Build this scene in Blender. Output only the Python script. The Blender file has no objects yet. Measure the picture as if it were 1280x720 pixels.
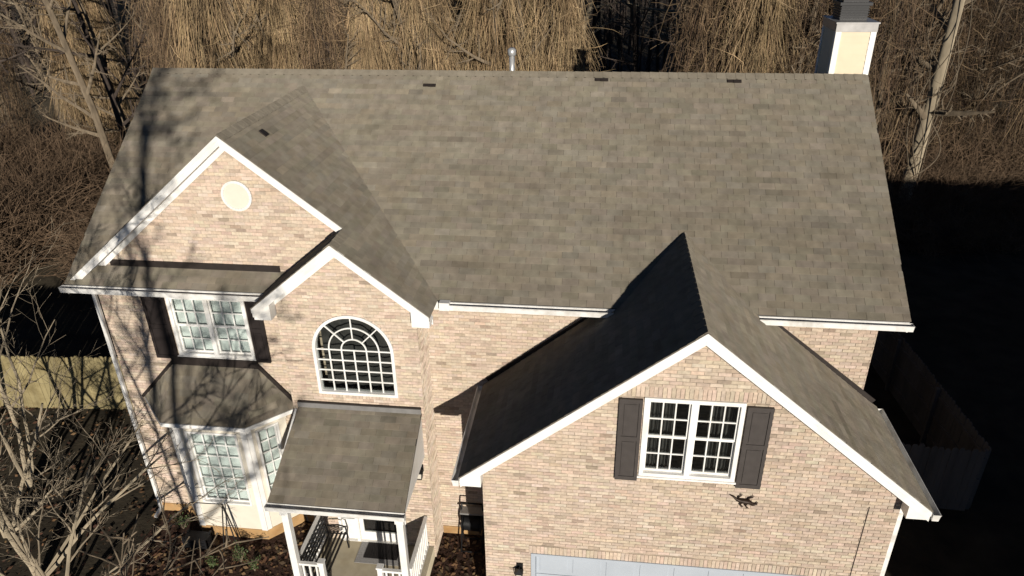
import bpy, bmesh, math, random
from mathutils import Vector, Matrix
R = math.radians
# ------------------------------------------------------------------ camera, sky, sun
sc = bpy.context.scene
COL = sc.collection
CAM = Vector((0.716, -12.034, 12.678))
PITCH, YAW, ROLL, FPX = R(27.261), R(-7.175), R(-0.881), 907.2
fw = Vector((math.sin(YAW)*math.cos(PITCH), math.cos(YAW)*math.cos(PITCH), -math.sin(PITCH)))
rt = Vector((math.cos(YAW), -math.sin(YAW), 0)); up = rt.cross(fw)
r2 = rt*math.cos(ROLL)+up*math.sin(ROLL); u2 = up*math.cos(ROLL)-rt*math.sin(ROLL)
cd = bpy.data.cameras.new('camera'); cam = bpy.data.objects.new('camera', cd); COL.objects.link(cam)
m = Matrix((r2, u2, -fw)).transposed().to_4x4(); m.translation = CAM; cam.matrix_world = m
cd.sensor_width = 36; cd.lens = 36*FPX/1280; cd.clip_start = .1; cd.clip_end = 4000
sc.camera = cam
SUN = Vector((.345, -1, .235)).normalized()
w = bpy.data.worlds.new('World'); sc.world = w; w.use_nodes = True
nt = w.node_tree; bg = nt.nodes['Background']
sky = nt.nodes.new('ShaderNodeTexSky'); sky.sky_type = 'NISHITA'; sky.sun_disc = False
sky.sun_elevation = math.asin(SUN.z); sky.sun_rotation = math.atan2(SUN.x, SUN.y)
sky.air_density = .4; sky.dust_density = .05; sky.ozone_density = 2.0; sky.altitude = 300
nt.links.new(sky.outputs[0], bg.inputs[0]); bg.inputs[1].default_value = .05
sd = bpy.data.lights.new('sun', 'SUN'); sd.energy = 5; sd.angle = R(.5); sd.color = (1, .93, .83)
so = bpy.data.objects.new('sun', sd); COL.objects.link(so); so.rotation_euler = SUN.to_track_quat('Z', 'Y').to_euler(); so.location = (8, -25, 20)
vs = sc.view_settings; vs.view_transform = 'Standard'; vs.look = 'None'; vs.exposure = 0.06; vs.gamma = 1; vs.use_curve_mapping = False

# ------------------------------------------------------------------ materials
def mat(name, col, rough=.7, var=.12, scale=6, bump=0., bscale=60, src=None, spec=.3, metal=0, stain=None, stain_scale=1.2, stretch=None):
    """procedural: colour (or 'Col' attribute / object colour) x noise, optional stain, fine bump"""
    M = bpy.data.materials.new(name); M.use_nodes = True; n = M.node_tree.nodes; l = M.node_tree.links
    b = n['Principled BSDF']; b.inputs['Roughness'].default_value = rough; b.inputs['Specular IOR Level'].default_value = spec
    b.inputs['Metallic'].default_value = metal
    if rough > .85: b.inputs['Diffuse Roughness'].default_value = 1.0
    tc = n.new('ShaderNodeNewGeometry'); pos = tc.outputs['Position']
    if stretch:
        mp = n.new('ShaderNodeMapping'); mp.inputs['Scale'].default_value = stretch; l.new(pos, mp.inputs[0]); pos = mp.outputs[0]
    nz = n.new('ShaderNodeTexNoise'); nz.inputs['Scale'].default_value = scale; nz.inputs['Detail'].default_value = 6; l.new(pos, nz.inputs['Vector'])
    mr = n.new('ShaderNodeMapRange'); mr.inputs[1].default_value = .3; mr.inputs[2].default_value = .7
    mr.inputs[3].default_value = 1-var; mr.inputs[4].default_value = 1+var; l.new(nz.outputs[0], mr.inputs[0])
    mx = n.new('ShaderNodeMix'); mx.data_type = 'RGBA'; mx.blend_type = 'MULTIPLY'; mx.inputs[0].default_value = 1
    if src == 'attr':
        a = n.new('ShaderNodeAttribute'); a.attribute_name = 'Col'; l.new(a.outputs['Color'], mx.inputs[6])
    elif src == 'obj':
        a = n.new('ShaderNodeObjectInfo'); l.new(a.outputs['Color'], mx.inputs[6])
    else:
        mx.inputs[6].default_value = (*col, 1)
    l.new(mr.outputs[0], mx.inputs[7]); out = mx.outputs[2]
    if stain:
        n2 = n.new('ShaderNodeTexNoise'); n2.inputs['Scale'].default_value = stain_scale; n2.inputs['Detail'].default_value = 5; n2.inputs['Roughness'].default_value = .65
        l.new(tc.outputs['Position'], n2.inputs['Vector'])
        m2 = n.new('ShaderNodeMapRange'); m2.inputs[1].default_value = .45; m2.inputs[2].default_value = .75; l.new(n2.outputs[0], m2.inputs[0])
        x2 = n.new('ShaderNodeMix'); x2.data_type = 'RGBA'; x2.blend_type = 'MULTIPLY'; l.new(m2.outputs[0], x2.inputs[0]); l.new(out, x2.inputs[6]); x2.inputs[7].default_value = (*stain, 1)
        out = x2.outputs[2]
    l.new(out, b.inputs['Base Color'])
    if bump:
        n3 = n.new('ShaderNodeTexNoise'); n3.inputs['Scale'].default_value = bscale; n3.inputs['Detail'].default_value = 4; l.new(pos, n3.inputs['Vector'])
        bp = n.new('ShaderNodeBump'); bp.inputs['Strength'].default_value = bump; bp.inputs['Distance'].default_value = .02; l.new(n3.outputs[0], bp.inputs['Height']); l.new(bp.outputs[0], b.inputs['Normal'])
    return M
MT = dict(
 shingle=mat('shingle', None, .93, .16, 5, .5, 160, 'attr', .15, stain=(.80, .78, .76), stain_scale=.7),
 shingle1=mat('shingle_single', None, .93, .16, 5, .5, 160, 'obj', .15, stain=(.80, .78, .76), stain_scale=.7),
 deck=mat('roof_felt', (.05, .045, .04), .9),
 brick=mat('brick', None, .9, .14, 18, .4, 120, 'attr', .15, stain=(.9, .88, .86), stain_scale=.9),
 brick1=mat('brick_single', None, .9, .14, 18, .4, 120, 'obj', .15, stain=(.9, .88, .86), stain_scale=.9),
 mortar=mat('mortar', (.46, .38, .295), .95, .5, 2.0, .3, 90, stain=(.6, .55, .5), stain_scale=2.5, stretch=(2.2, 2.2, 9)),  # dark dashes in the colour stand in for shade in the bed joints
 white=mat('white_paint', (.80, .79, .76), .5, .04, 5, .05, 30, stain=(.86, .84, .80), stain_scale=1.6),
 gutter=mat('gutter_metal', (.76, .75, .72), .4, .06, 4, stain=(.6, .57, .52), stain_scale=3),
 cream=mat('cream_siding', (.70, .645, .54), .6, .05, 4, .1, 40),
 stain=mat('stained_foundation', (.44, .28, .13), .9, .2, 8, .4, 50, stain=(.6, .5, .4), stain_scale=4),
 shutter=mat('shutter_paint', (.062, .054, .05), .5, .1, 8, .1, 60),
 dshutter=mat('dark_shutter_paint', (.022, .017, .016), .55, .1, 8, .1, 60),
 black=mat('black_metal', (.012, .012, .013), .45, .1, 8),
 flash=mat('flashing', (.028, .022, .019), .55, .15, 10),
 lead=mat('grey_flashing', (.30, .29, .28), .4, .15, 6, metal=.4),
 galv=mat('galvanised', (.50, .50, .49), .35, .1, 8, metal=.5),
 gdoor=mat('garage_door_paint', (.40, .44, .49), .45, .06, 1.5, spec=.4),
 blind=mat('blind', (.74, .77, .75), .7, .05, 5),
 curtain=mat('curtain', (.045, .042, .04), .9, .3, 7),
 siding=mat('tan_siding', (.66, .56, .40), .6, .04, 4),
 wood=mat('fence_wood', (.27, .225, .115), .9, .25, 3, .4, 40, stretch=(1, 1, .12), stain=(.55, .5, .42), stain_scale=2),
 greywood=mat('weathered_fence_wood', (.11, .10, .09), .9, .25, 3, .4, 40, stretch=(1, 1, .12)),
 concrete=mat('concrete', (.42, .37, .27), .9, .1, 4, .2, 60, stain=(.8, .75, .65)),
 mulch=mat('mulch', (.045, .024, .016), 1, .5, 14, .8, 30),
 chips=mat('mulch_chips', None, 1, .2, 10, src='attr'),
 soil=mat('leaf_soil', (.035, .028, .018), 1, .5, 1.3, .8, 9, stain=(.5, .5, .4), stain_scale=.15),
 leaf=mat('dead_leaves', None, .9, .2, 10, src='attr'),
 bark=mat('bark', (.16, .125, .085), .95, .35, 7, .6, 30, stretch=(1, 1, .3)),
 palebark=mat('pale_bark', (.30, .25, .175), .9, .25, 6, .4, 30, stretch=(1, 1, .3)),
 twig=mat('twig_bark', (.25, .205, .145), .9, .3, 4),
 darkbark=mat('dark_bark', (.055, .042, .034), .95, .3, 5),
 vine=mat('dead_vine', None, .95, .3, .9, src='attr', stain=(.5, .45, .42), stain_scale=.6),
 vine2=mat('brown_vine', None, .95, .35, .9, src='attr', stain=(.45, .40, .38), stain_scale=.6),
 brush=mat('brush', (.13, .088, .055), .95, .5, .8, stain=(.45, .38, .32), stain_scale=.7),
 green=mat('shrub_leaf', (.07, .10, .035), .6, .3, 5),
 mat1=mat('rubber_mat', (.015, .012, .012), .8, .2, 20, .4, 60),
 mat2=mat('woven_mat', (.30, .29, .28), .95, .15, 30, .4, 80),
 rust=mat('bronze', (.03, .018, .012), .5, .3, 20, metal=.3),
 bulb=mat('lamp_glass', (.6, .56, .48), .2, .03, 5),
)
def glass():
    M = bpy.data.materials.new('window_glass'); M.use_nodes = True; n = M.node_tree.nodes; l = M.node_tree.links
    n.remove(n['Principled BSDF']); o = n['Material Output']
    t = n.new('ShaderNodeBsdfTransparent'); t.inputs[0].default_value = (.93, .955, .945, 1)
    g = n.new('ShaderNodeBsdfGlossy'); g.inputs['Roughness'].default_value = .03; g.inputs[0].default_value = (.95, .97, 1, 1)
    nz = n.new('ShaderNodeTexNoise'); nz.inputs['Scale'].default_value = 2.2; bp = n.new('ShaderNodeBump'); bp.inputs['Strength'].default_value = .06; bp.inputs['Distance'].default_value = .1
    l.new(nz.outputs[0], bp.inputs['Height']); l.new(bp.outputs[0], g.inputs['Normal'])
    lw_ = n.new('ShaderNodeLayerWeight'); lw_.inputs[0].default_value = .5; pw = n.new('ShaderNodeMath'); pw.operation = 'POWER'; pw.inputs[1].default_value = 4; l.new(lw_.outputs['Facing'], pw.inputs[0]); f = n.new('ShaderNodeMath'); f.operation = 'MULTIPLY_ADD'; f.inputs[1].default_value = .85; f.inputs[2].default_value = .06; l.new(pw.outputs[0], f.inputs[0])
    x = n.new('ShaderNodeMixShader'); l.new(f.outputs[0], x.inputs[0]); l.new(t.outputs[0], x.inputs[1]); l.new(g.outputs[0], x.inputs[2]); l.new(x.outputs[0], o.inputs[0])
    return M
MT['glass'] = glass()

# ------------------------------------------------------------------ helpers
class MB:
    def __init__(s, M=None): s.v = []; s.f = []; s.c = []; s.M = M
    def add(s, vs, fs, col=None):
        k = len(s.v)
        s.v += [tuple(s.M @ Vector(v)) if s.M else tuple(v) for v in vs]
        s.f += [tuple(i+k for i in f) for f in fs]; s.c += [col]*len(fs)
    def box(s, a, b, col=None):
        x0, y0, z0 = a; x1, y1, z1 = b
        s.add([(x0,y0,z0),(x1,y0,z0),(x1,y1,z0),(x0,y1,z0),(x0,y0,z1),(x1,y0,z1),(x1,y1,z1),(x0,y1,z1)],
              [(0,3,2,1),(4,5,6,7),(0,1,5,4),(1,2,6,5),(2,3,7,6),(3,0,4,7)], col)
    def bar(s, a, b, wd, ht, upv=(0,0,1), col=None):
        a = Vector(a); b = Vector(b); d = (b-a).normalized(); sv = d.cross(Vector(upv))
        if sv.length < 1e-4: sv = d.cross(Vector((0,1,0)))
        sv.normalize(); uv = sv.cross(d)
        sv *= wd/2; uv *= ht/2
        s.add([a-sv-uv, a+sv-uv, a+sv+uv, a-sv+uv, b-sv-uv, b+sv-uv, b+sv+uv, b-sv+uv],
              [(0,1,2,3),(7,6,5,4),(0,4,5,1),(1,5,6,2),(2,6,7,3),(3,7,4,0)], col)
    def prism(s, poly, y0, y1, col=None):      # poly in (x,z), extruded along y
        n = len(poly)
        s.add([(x, y0, z) for x, z in poly]+[(x, y1, z) for x, z in poly],
              [tuple(range(n)), tuple(range(2*n-1, n-1, -1))]+[(i, i+n, (i+1) % n+n, (i+1) % n) for i in range(n)], col)
    def tube(s, pts, rad, n=5, col=None, cap=True):
        k = []; pts = [Vector(p) for p in pts]
        rr = rad if isinstance(rad, (list, tuple)) else [rad]*len(pts)
        vs = []; fs = []
        ref = None
        for i, p in enumerate(pts):
            d = (pts[min(i+1, len(pts)-1)]-pts[max(i-1, 0)])
            d = d.normalized() if d.length > 1e-9 else Vector((0,0,1))
            if ref is None: ref = Vector((1,0,0)) if abs(d.x) < .8 else Vector((0,1,0))
            a = d.cross(ref)
            if a.length < 1e-3: ref = Vector((0,1,0)); a = d.cross(ref)
            a.normalize(); b = d.cross(a); ref = -b if False else ref
            for j in range(n):
                t = 2*math.pi*j/n; vs.append(p+(a*math.cos(t)+b*math.sin(t))*rr[i])
        for i in range(len(pts)-1):
            for j in range(n):
                fs.append((i*n+j, i*n+(j+1) % n, (i+1)*n+(j+1) % n, (i+1)*n+j))
        if cap: fs += [tuple(range(n-1, -1, -1)), tuple((len(pts)-1)*n+j for j in range(n))]
        s.add(vs, fs, col)
    def mesh(s, name, material, smooth=False):
        me = bpy.data.meshes.new(name); me.from_pydata(s.v, [], s.f)
        if any(c is not None for c in s.c):
            at = me.attributes.new('Col', 'FLOAT_COLOR', 'FACE'); buf = []
            for c in s.c: buf += [*(c or (.5,.5,.5)), 1]
            at.data.foreach_set('color', buf)
        if smooth: me.polygons.foreach_set('use_smooth', [True]*len(me.polygons))
        me.materials.append(MT[material]); me.update(); return me
    def build(s, name, material, parent=None, smooth=False, fixn=False):
        me = s.mesh(name, material, smooth)
        if fixn:
            bm = bmesh.new(); bm.from_mesh(me); bmesh.ops.recalc_face_normals(bm, faces=bm.faces); bm.to_mesh(me); bm.free()
        o = bpy.data.objects.new(name, me); COL.objects.link(o); o.parent = parent; return o
def tag(o, label=None, cat=None, group=None, kind=None):
    for k, v in (('label', label), ('category', cat), ('group', group), ('kind', kind)):
        if v: o[k] = v
    return o
def empty(name, loc=(0,0,0), label=None, cat=None, group=None, rz=0):
    o = bpy.data.objects.new(name, None); COL.objects.link(o); o.location = loc; o.rotation_euler.z = rz; o.empty_display_size = .3
    return tag(o, label, cat, group)
def copy_tree(o, parent=None):
    c = o.copy(); COL.objects.link(c); c.parent = parent
    for ch in o.children: copy_tree(ch, c)
    return c
def scan(poly, v):                            # [lo,hi] of polygon at second coord v
    xs = []
    for i in range(len(poly)):
        (a, u), (b, t) = poly[i], poly[(i+1) % len(poly)]
        if (u <= v < t) or (t <= v < u): xs.append(a+(b-a)*(v-u)/(t-u))
    return (min(xs), max(xs)) if len(xs) > 1 else None
def jit(c, rnd, k): 
    f = 1+rnd.uniform(-k, k); return tuple(min(1, x*f*(1+rnd.uniform(-.03, .03))) for x in c)

# ------------------------------------------------------------------ ground
def sheet(name, x0, x1, y0, y1, z, n, material, rough=0, seed=1):
    rnd = random.Random(seed); mb = MB(); vs = []; fs = []
    for j in range(n+1):
        for i in range(n+1):
            vs.append((x0+(x1-x0)*i/n, y0+(y1-y0)*j/n, z+rnd.uniform(-rough, rough)))
    for j in range(n):
        for i in range(n): k = j*(n+1)+i; fs.append((k, k+1, k+n+2, k+n+1))
    mb.add(vs, fs); return mb.build(name, material, None, True)
tag(sheet('ground', -1500, 1500, -1500, 1500, 0, 60, 'soil'), 'dark bare ground strewn with old leaves around the brick house', 'ground', kind='structure')
tag(sheet('mulch_bed', -9.3, -1.07, -3.2, -.01, .012, 24, 'mulch', .003), 'dark red brown mulch bed along the front wall', 'mulch bed', kind='structure')
tag(sheet('driveway', -1.0, 6.2, -30, -2.52, .05, 12, 'concrete'), 'pale concrete driveway in front of the garage door', 'driveway', kind='structure')
def litter():
    rnd = random.Random(5); mb = MB()
    cols = [(.10,.05,.03), (.16,.09,.045), (.06,.03,.02), (.22,.14,.07), (.07,.05,.03)]
    for i in range(9000):
        x = rnd.uniform(-18, -1.1) if i % 3 else rnd.uniform(-9, -1.2); y = rnd.uniform(-5, 6) if i % 3 else rnd.uniform(-3.1, -.05)
        if -9.35 < x < -1.05 and y > -.05: continue
        if -5.2 < x < -2.45 and y > -2.6: continue
        if x > -9.4 and -8.6 < x < -5.9 and y > -.8: continue
        s = rnd.uniform(.03, .08); a = rnd.uniform(0, 6.28); t = rnd.uniform(-.5, .5)
        ca, sa = math.cos(a)*s, math.sin(a)*s; z = .02+abs(t)*s*.7
        mb.add([(x-ca, y-sa, z), (x+sa*.5, y-ca*.5, z+t*s*.6), (x+ca, y+sa, z+.004), (x-sa*.5, y+ca*.5, z-t*s*.5)], [(0,1,2),(0,2,3)], jit(rnd.choice(cols), rnd, .3))
    tag(mb.build('leaf_litter', 'leaf'), 'brown fallen leaves scattered over the front bed and side yard', 'leaves', kind='stuff')
litter()

# ------------------------------------------------------------------ house geometry constants
XL, XR = -9.67, 6.22; YR, ZR = 4.213, 9.595; ZE = 6.3; YE = -.38; SM = (ZR-ZE)/(YR-YE)
S1 = .805; X2R = -2.151; X1 = (XL+X2R)/2; Z1 = ZE+S1*(X1-XL); YK1 = -.30
X2 = -3.834; Z2 = Z1-S1*(X2-X1); X2L = 2*X2-X2R; YK2 = -1.04; YW2 = -.74
XG, WG, ZG = 2.387, 3.80, 7.28; SG = .809; ZGE = ZG-SG*WG; YG = -2.478; YKG = -2.78
WXL, WXR = -9.33, 5.88; GX0, GX1 = -1.06, 5.85
house = empty('brick_house', (0,0,0), 'two storey tan brick house with brown shingle roof, white trim and front garage', 'house')

# ------------------------------------------------------------------ roofs
SHING = []       # candidates (score, roofobj, data)
def roof_slope(name, O, A, U, poly, seed, e=.142, tw=.305, drop=.05, tone=1.0, vis=True):
    """slab + shingle tabs on the plane O + a*A + u*U, poly in (a,u)"""
    O = Vector(O); A = Vector(A).normalized(); U = Vector(U).normalized(); N = A.cross(U)
    if N.z < 0: N = -N
    mb = MB(); n = len(poly)
    mb.add([O+A*a+U*u-N*.012 for a, u in poly]+[O+A*a+U*u-N*drop for a, u in poly],
           [tuple(range(n)), tuple(range(2*n-1, n-1, -1))]+[(i, i+n, (i+1) % n+n, (i+1) % n) for i in range(n)])
    ro = mb.build(name, 'deck', house, fixn=True)
    rnd = random.Random(seed); umin = min(u for a, u in poly); umax = max(u for a, u in poly)
    k = 0; u = umin
    base = (.200*tone, .176*tone, .137*tone)
    while u < umax-.02:
        u1 = min(u+e, umax)
        L0 = scan(poly, u+.002); L1 = scan(poly, u1-.002)
        if L0 and L1:
            lo = min(L0[0], L1[0]); hi = max(L0[1], L1[1])
            a = math.floor(lo/tw)*tw+(k % 2)*tw/2+rnd.uniform(-.05, .05)-tw
            crow = 1+rnd.uniform(-.05, .05)
            tone3 = 1
            j = 0
            while a < hi:
                if j % 3 == 0: tone3 = 1+rnd.uniform(-.075, .075)
                j += 1
                b = a+tw
                q = [max(a+.0022, L0[0]), min(b-.0022, L0[1]), min(b-.0022, L1[1]), max(a+.0022, L1[0])]
                if q[1]-q[0] > .02 or q[2]-q[3] > .02:
                    if q[1] < q[0]: q[0] = q[1] = (q[0]+q[1])/2
                    if q[2] < q[3]: q[2] = q[3] = (q[2]+q[3])/2
                    t = rnd.random(); f = crow*tone3*(1+rnd.uniform(-.035, .035))
                    if t < .05: f *= 1.10
                    elif t > .95: f *= .88
                    col = (base[0]*f*(1+rnd.uniform(-.03, .03)), base[1]*f, base[2]*f*(1+rnd.uniform(-.04, .04)))
                    full = abs(q[0]-a-.0022) < 1e-4 and abs(q[1]-b+.0022) < 1e-4 and abs(q[2]-q[1]) < 1e-4 and abs(q[3]-q[0]) < 1e-4
                    lift = .008+rnd.uniform(-.001, .0025)
                    c = O+A*((a+b)/2)+U*((u+u1)/2); v = CAM-c
                    score = N.dot(v)/v.length**3 if full and vis else -1
                    SHING.append([score, ro, (O, A, U, N, q, u, u1, lift, col)])
                a = b
        u += e; k += 1
    return ro
NL = Vector((-S1, 0, 1)); NR_ = Vector((S1, 0, 1))
def P3(x, y, z): return Vector((x, y, z))
lm = math.hypot(YR-YE, ZR-ZE); Um = (0, YR-YE, ZR-ZE)
# main front slope; its eave shows as the pent roof under the left gable
main_roof = roof_slope('roof', (0, YE, ZE), (1,0,0), Um, [(XL,0), (XR,0), (XR,lm), (XL,lm)], 11)
YB = 2*YR-YE
back_roof = roof_slope('roof', (0, YB, ZE), (1,0,0), (0, YR-YB, ZR-ZE), [(XL,0), (XR,0), (XR,lm), (XL,lm)], 12, e=.284, tw=.61, vis=False)
yp = YE+(Z1-ZE)/SM                       # where the left gable ridge runs into the main slope
l1 = math.hypot(X1-XL, Z1-ZE)
roof_slope('roof', (XL, 0, ZE), (0,1,0), (X1-XL, 0, Z1-ZE), [(YK1,0), (YE+.02,0), (yp,l1), (YK1,l1)], 13)
# right slope carries on forward over the arched-window gable
l2 = math.hypot(X2R-X2, Z2-ZE)
roof_slope('roof', (X2R, 0, ZE), (0,1,0), (X1-X2R, 0, Z1-ZE), [(YK2,0), (YE+.02,0), (YE+.02+(yp-YE-.02)*(l2/l1), l2), (YK2, l2)], 14)
roof_slope('roof', (X2, 0, Z2), (0,1,0), (X1-X2, 0, Z1-Z2), [(YK1,0), (YE+.02+(yp-YE-.02)*(l2/l1), 0), (yp, l1-l2), (YK1, l1-l2)], 15)
roof_slope('roof', (X2L, 0, ZE), (0,1,0), (X2-X2L, 0, Z2-ZE), [(YK2,0), (0.05,0), (0.05,l2), (YK2,l2)], 16)
# garage
lg = math.hypot(WG, ZG-ZGE); yg = YE+(ZG-ZE)/SM; ue = lg*(ZE-ZGE)/(ZG-ZGE)
for sx, sd_ in ((-1, 17), (1, 18)):
    roof_slope('roof', (XG+sx*WG, 0, ZGE), (0,1,0), (-sx*WG, 0, ZG-ZGE), [(YKG,0), (-.004,0), (-.004,ue-.05), (YE,ue), (yg,lg), (YKG,lg)], sd_, tone=1.0)
# bay roof (hipped)
BZ0, BZ1 = 3.36, 4.40
F0, F1 = Vector((-8.12, -.84, BZ0)), Vector((-6.28, -.84, BZ0)); K0, K1 = Vector((-8.98, .02, BZ0)), Vector((-5.42, .02, BZ0)); T0, T1 = Vector((-7.98, .02, BZ1)), Vector((-6.24, .02, BZ1))
def tri_roof(name, pts, seed):
    O = pts[0]; A = (pts[1]-pts[0]).normalized(); n = A.cross(pts[2]-pts[0]).normalized(); U = n.cross(A)
    if U.z < 0: U = -U
    return roof_slope(name, O, A, U, [((p-O).dot(A), (p-O).dot(U)) for p in pts], seed)
tri_roof('bay_roof', [F0, F1, T1, T0], 21); tri_roof('bay_roof', [F1, K1, T1], 22); tri_roof('bay_roof', [K0, F0, T0], 23)
# porch roof
PY0, PZ0, PZ1 = -2.44, 2.98, 3.96; PXL, PXR = -5.16, -2.54
roof_slope('porch_roof', (0, PY0, PZ0), (1,0,0), (0, YW2-PY0, PZ1-PZ0), [(PXL,0), (PXR,0), (PXR, math.hypot(YW2-PY0, PZ1-PZ0)), (PXL+.1, math.hypot(YW2-PY0, PZ1-PZ0))], 24, tone=1.0)
# write the shingles: the 300 that show largest singly, the rest joined per slope
SHING.sort(key=lambda s: -s[0])
um = MB(); um.add([(-.5,0,0),(.5,0,0),(.5,1,.2),(-.5,1,.2),(-.5,0,1),(.5,0,1),(.5,1,.25),(-.5,1,.25)], [(4,5,6,7),(0,1,5,4),(1,2,6,5),(0,4,7,3)])
ume = um.mesh('shingle', 'shingle1')
rest = {}
for i, (scr, ro, (O, A, U, N, q, u, u1, lift, col)) in enumerate(SHING):
    if i < 300 and scr > 0:
        o = bpy.data.objects.new('shingle', ume); COL.objects.link(o); o.parent = ro
        AA = A if A.cross(U).dot(N) > 0 else -A
        M = Matrix((AA*(q[1]-q[0]), U*(u1-u+.03), N*lift)).transposed().to_4x4(); M.translation = O+A*((q[0]+q[1])/2)+U*u-N*.002
        o.matrix_basis = M; o.color = (*col, 1)
    else:
        mb = rest.setdefault(ro.name, (ro, MB()))[1]
        d = u1-u; uu = u1+.03
        p = lambda a, v, h: O+A*a+U*v+N*h
        flip = A.cross(U).dot(N) < 0
        vs_ = [p(q[0],u,-.008), p(q[1],u,-.008), p(q[0],u,lift), p(q[1],u,lift), p(q[2],uu if False else u1,.001), p(q[3],u1,.001), p(q[2],u1,-.008), p(q[3],u1,-.008)]
        fs_ = [(2,3,4,5), (0,1,3,2), (1,6,4,3), (0,2,5,7)]
        mb.add(vs_, [f[::-1] for f in fs_] if flip else fs_, col)
for ro, mb in rest.values(): tag(mb.build('shingles', 'shingle', ro), kind='stuff')
# ridge caps
def caps(a, b, sl, sr, axis, name='ridge_caps', parent=None):
    rnd = random.Random(int(abs(a[0])*100)); a = Vector(a); b = Vector(b); d = (b-a); n = int(d.length/.2); d.normalize(); mb = MB()
    side = Vector((0,1,0)) if axis == 'x' else Vector((1,0,0))
    for i in range(n):
        p = a+d*(i*.2); q = p+d*.24; f = 1+rnd.uniform(-.05, .05); c = (.200*f, .176*f, .137*f); h0, h1 = .022, .012
        vs_ = []
        for pt, h in ((p, h0), (q, h1)):
            for sgn, s_ in ((-1, sl), (0, 0), (1, sr)): vs_.append(pt+side*sgn*.13+Vector((0,0,h-abs(sgn)*.13*s_)))
        vs_ += [v-Vector((0,0,.02)) for v in vs_]
        mb.add(vs_, [(0,1,4,3), (1,2,5,4), (0,6,7,1), (1,7,8,2), (3,9,6,0), (2,8,11,5)], c)
    tag(mb.build(name, 'shingle', parent or main_roof, fixn=False), kind='stuff')
caps((XL, YR, ZR), (XR, YR, ZR), SM, SM, 'x'); caps((X1, YK1, Z1), (X1, yp, Z1), S1, S1, 'y')
caps((X2, YK2, Z2), (X2, YK1, Z2), S1, S1, 'y'); caps((XG, YKG, ZG), (XG, yg, ZG), SG, SG, 'y')
# dark low plates near the ridge
for x, y in ((-3.04, 3.85), (.71, 4.02), (3.49, 4.016)):
    z = ZE+SM*(y-YE); mb = MB(); mb.box((x-.14, -.035, .0), (x+.14, .035, .02)); mb.box((x-.02, -.05, .01), (x+.14, .02, .03))
    o = mb.build('roof_plate', 'flash', main_roof); ang = math.atan(SM)
    o.matrix_basis = Matrix.Translation((0, y, z+.02)) @ Matrix.Rotation(ang, 4, 'X')
mb = MB(); mb.box((-.07, -.07, 0), (.07, .07, .02)); mb.box((-.09, -.08, .01), (.03, .04, .03)); o = mb.build('roof_plate', 'flash', main_roof)
o.matrix_basis = Matrix.Translation((-5.56, .80, 9.045+.02)) @ Matrix.Rotation(math.atan(S1), 4, 'Y')

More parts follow.
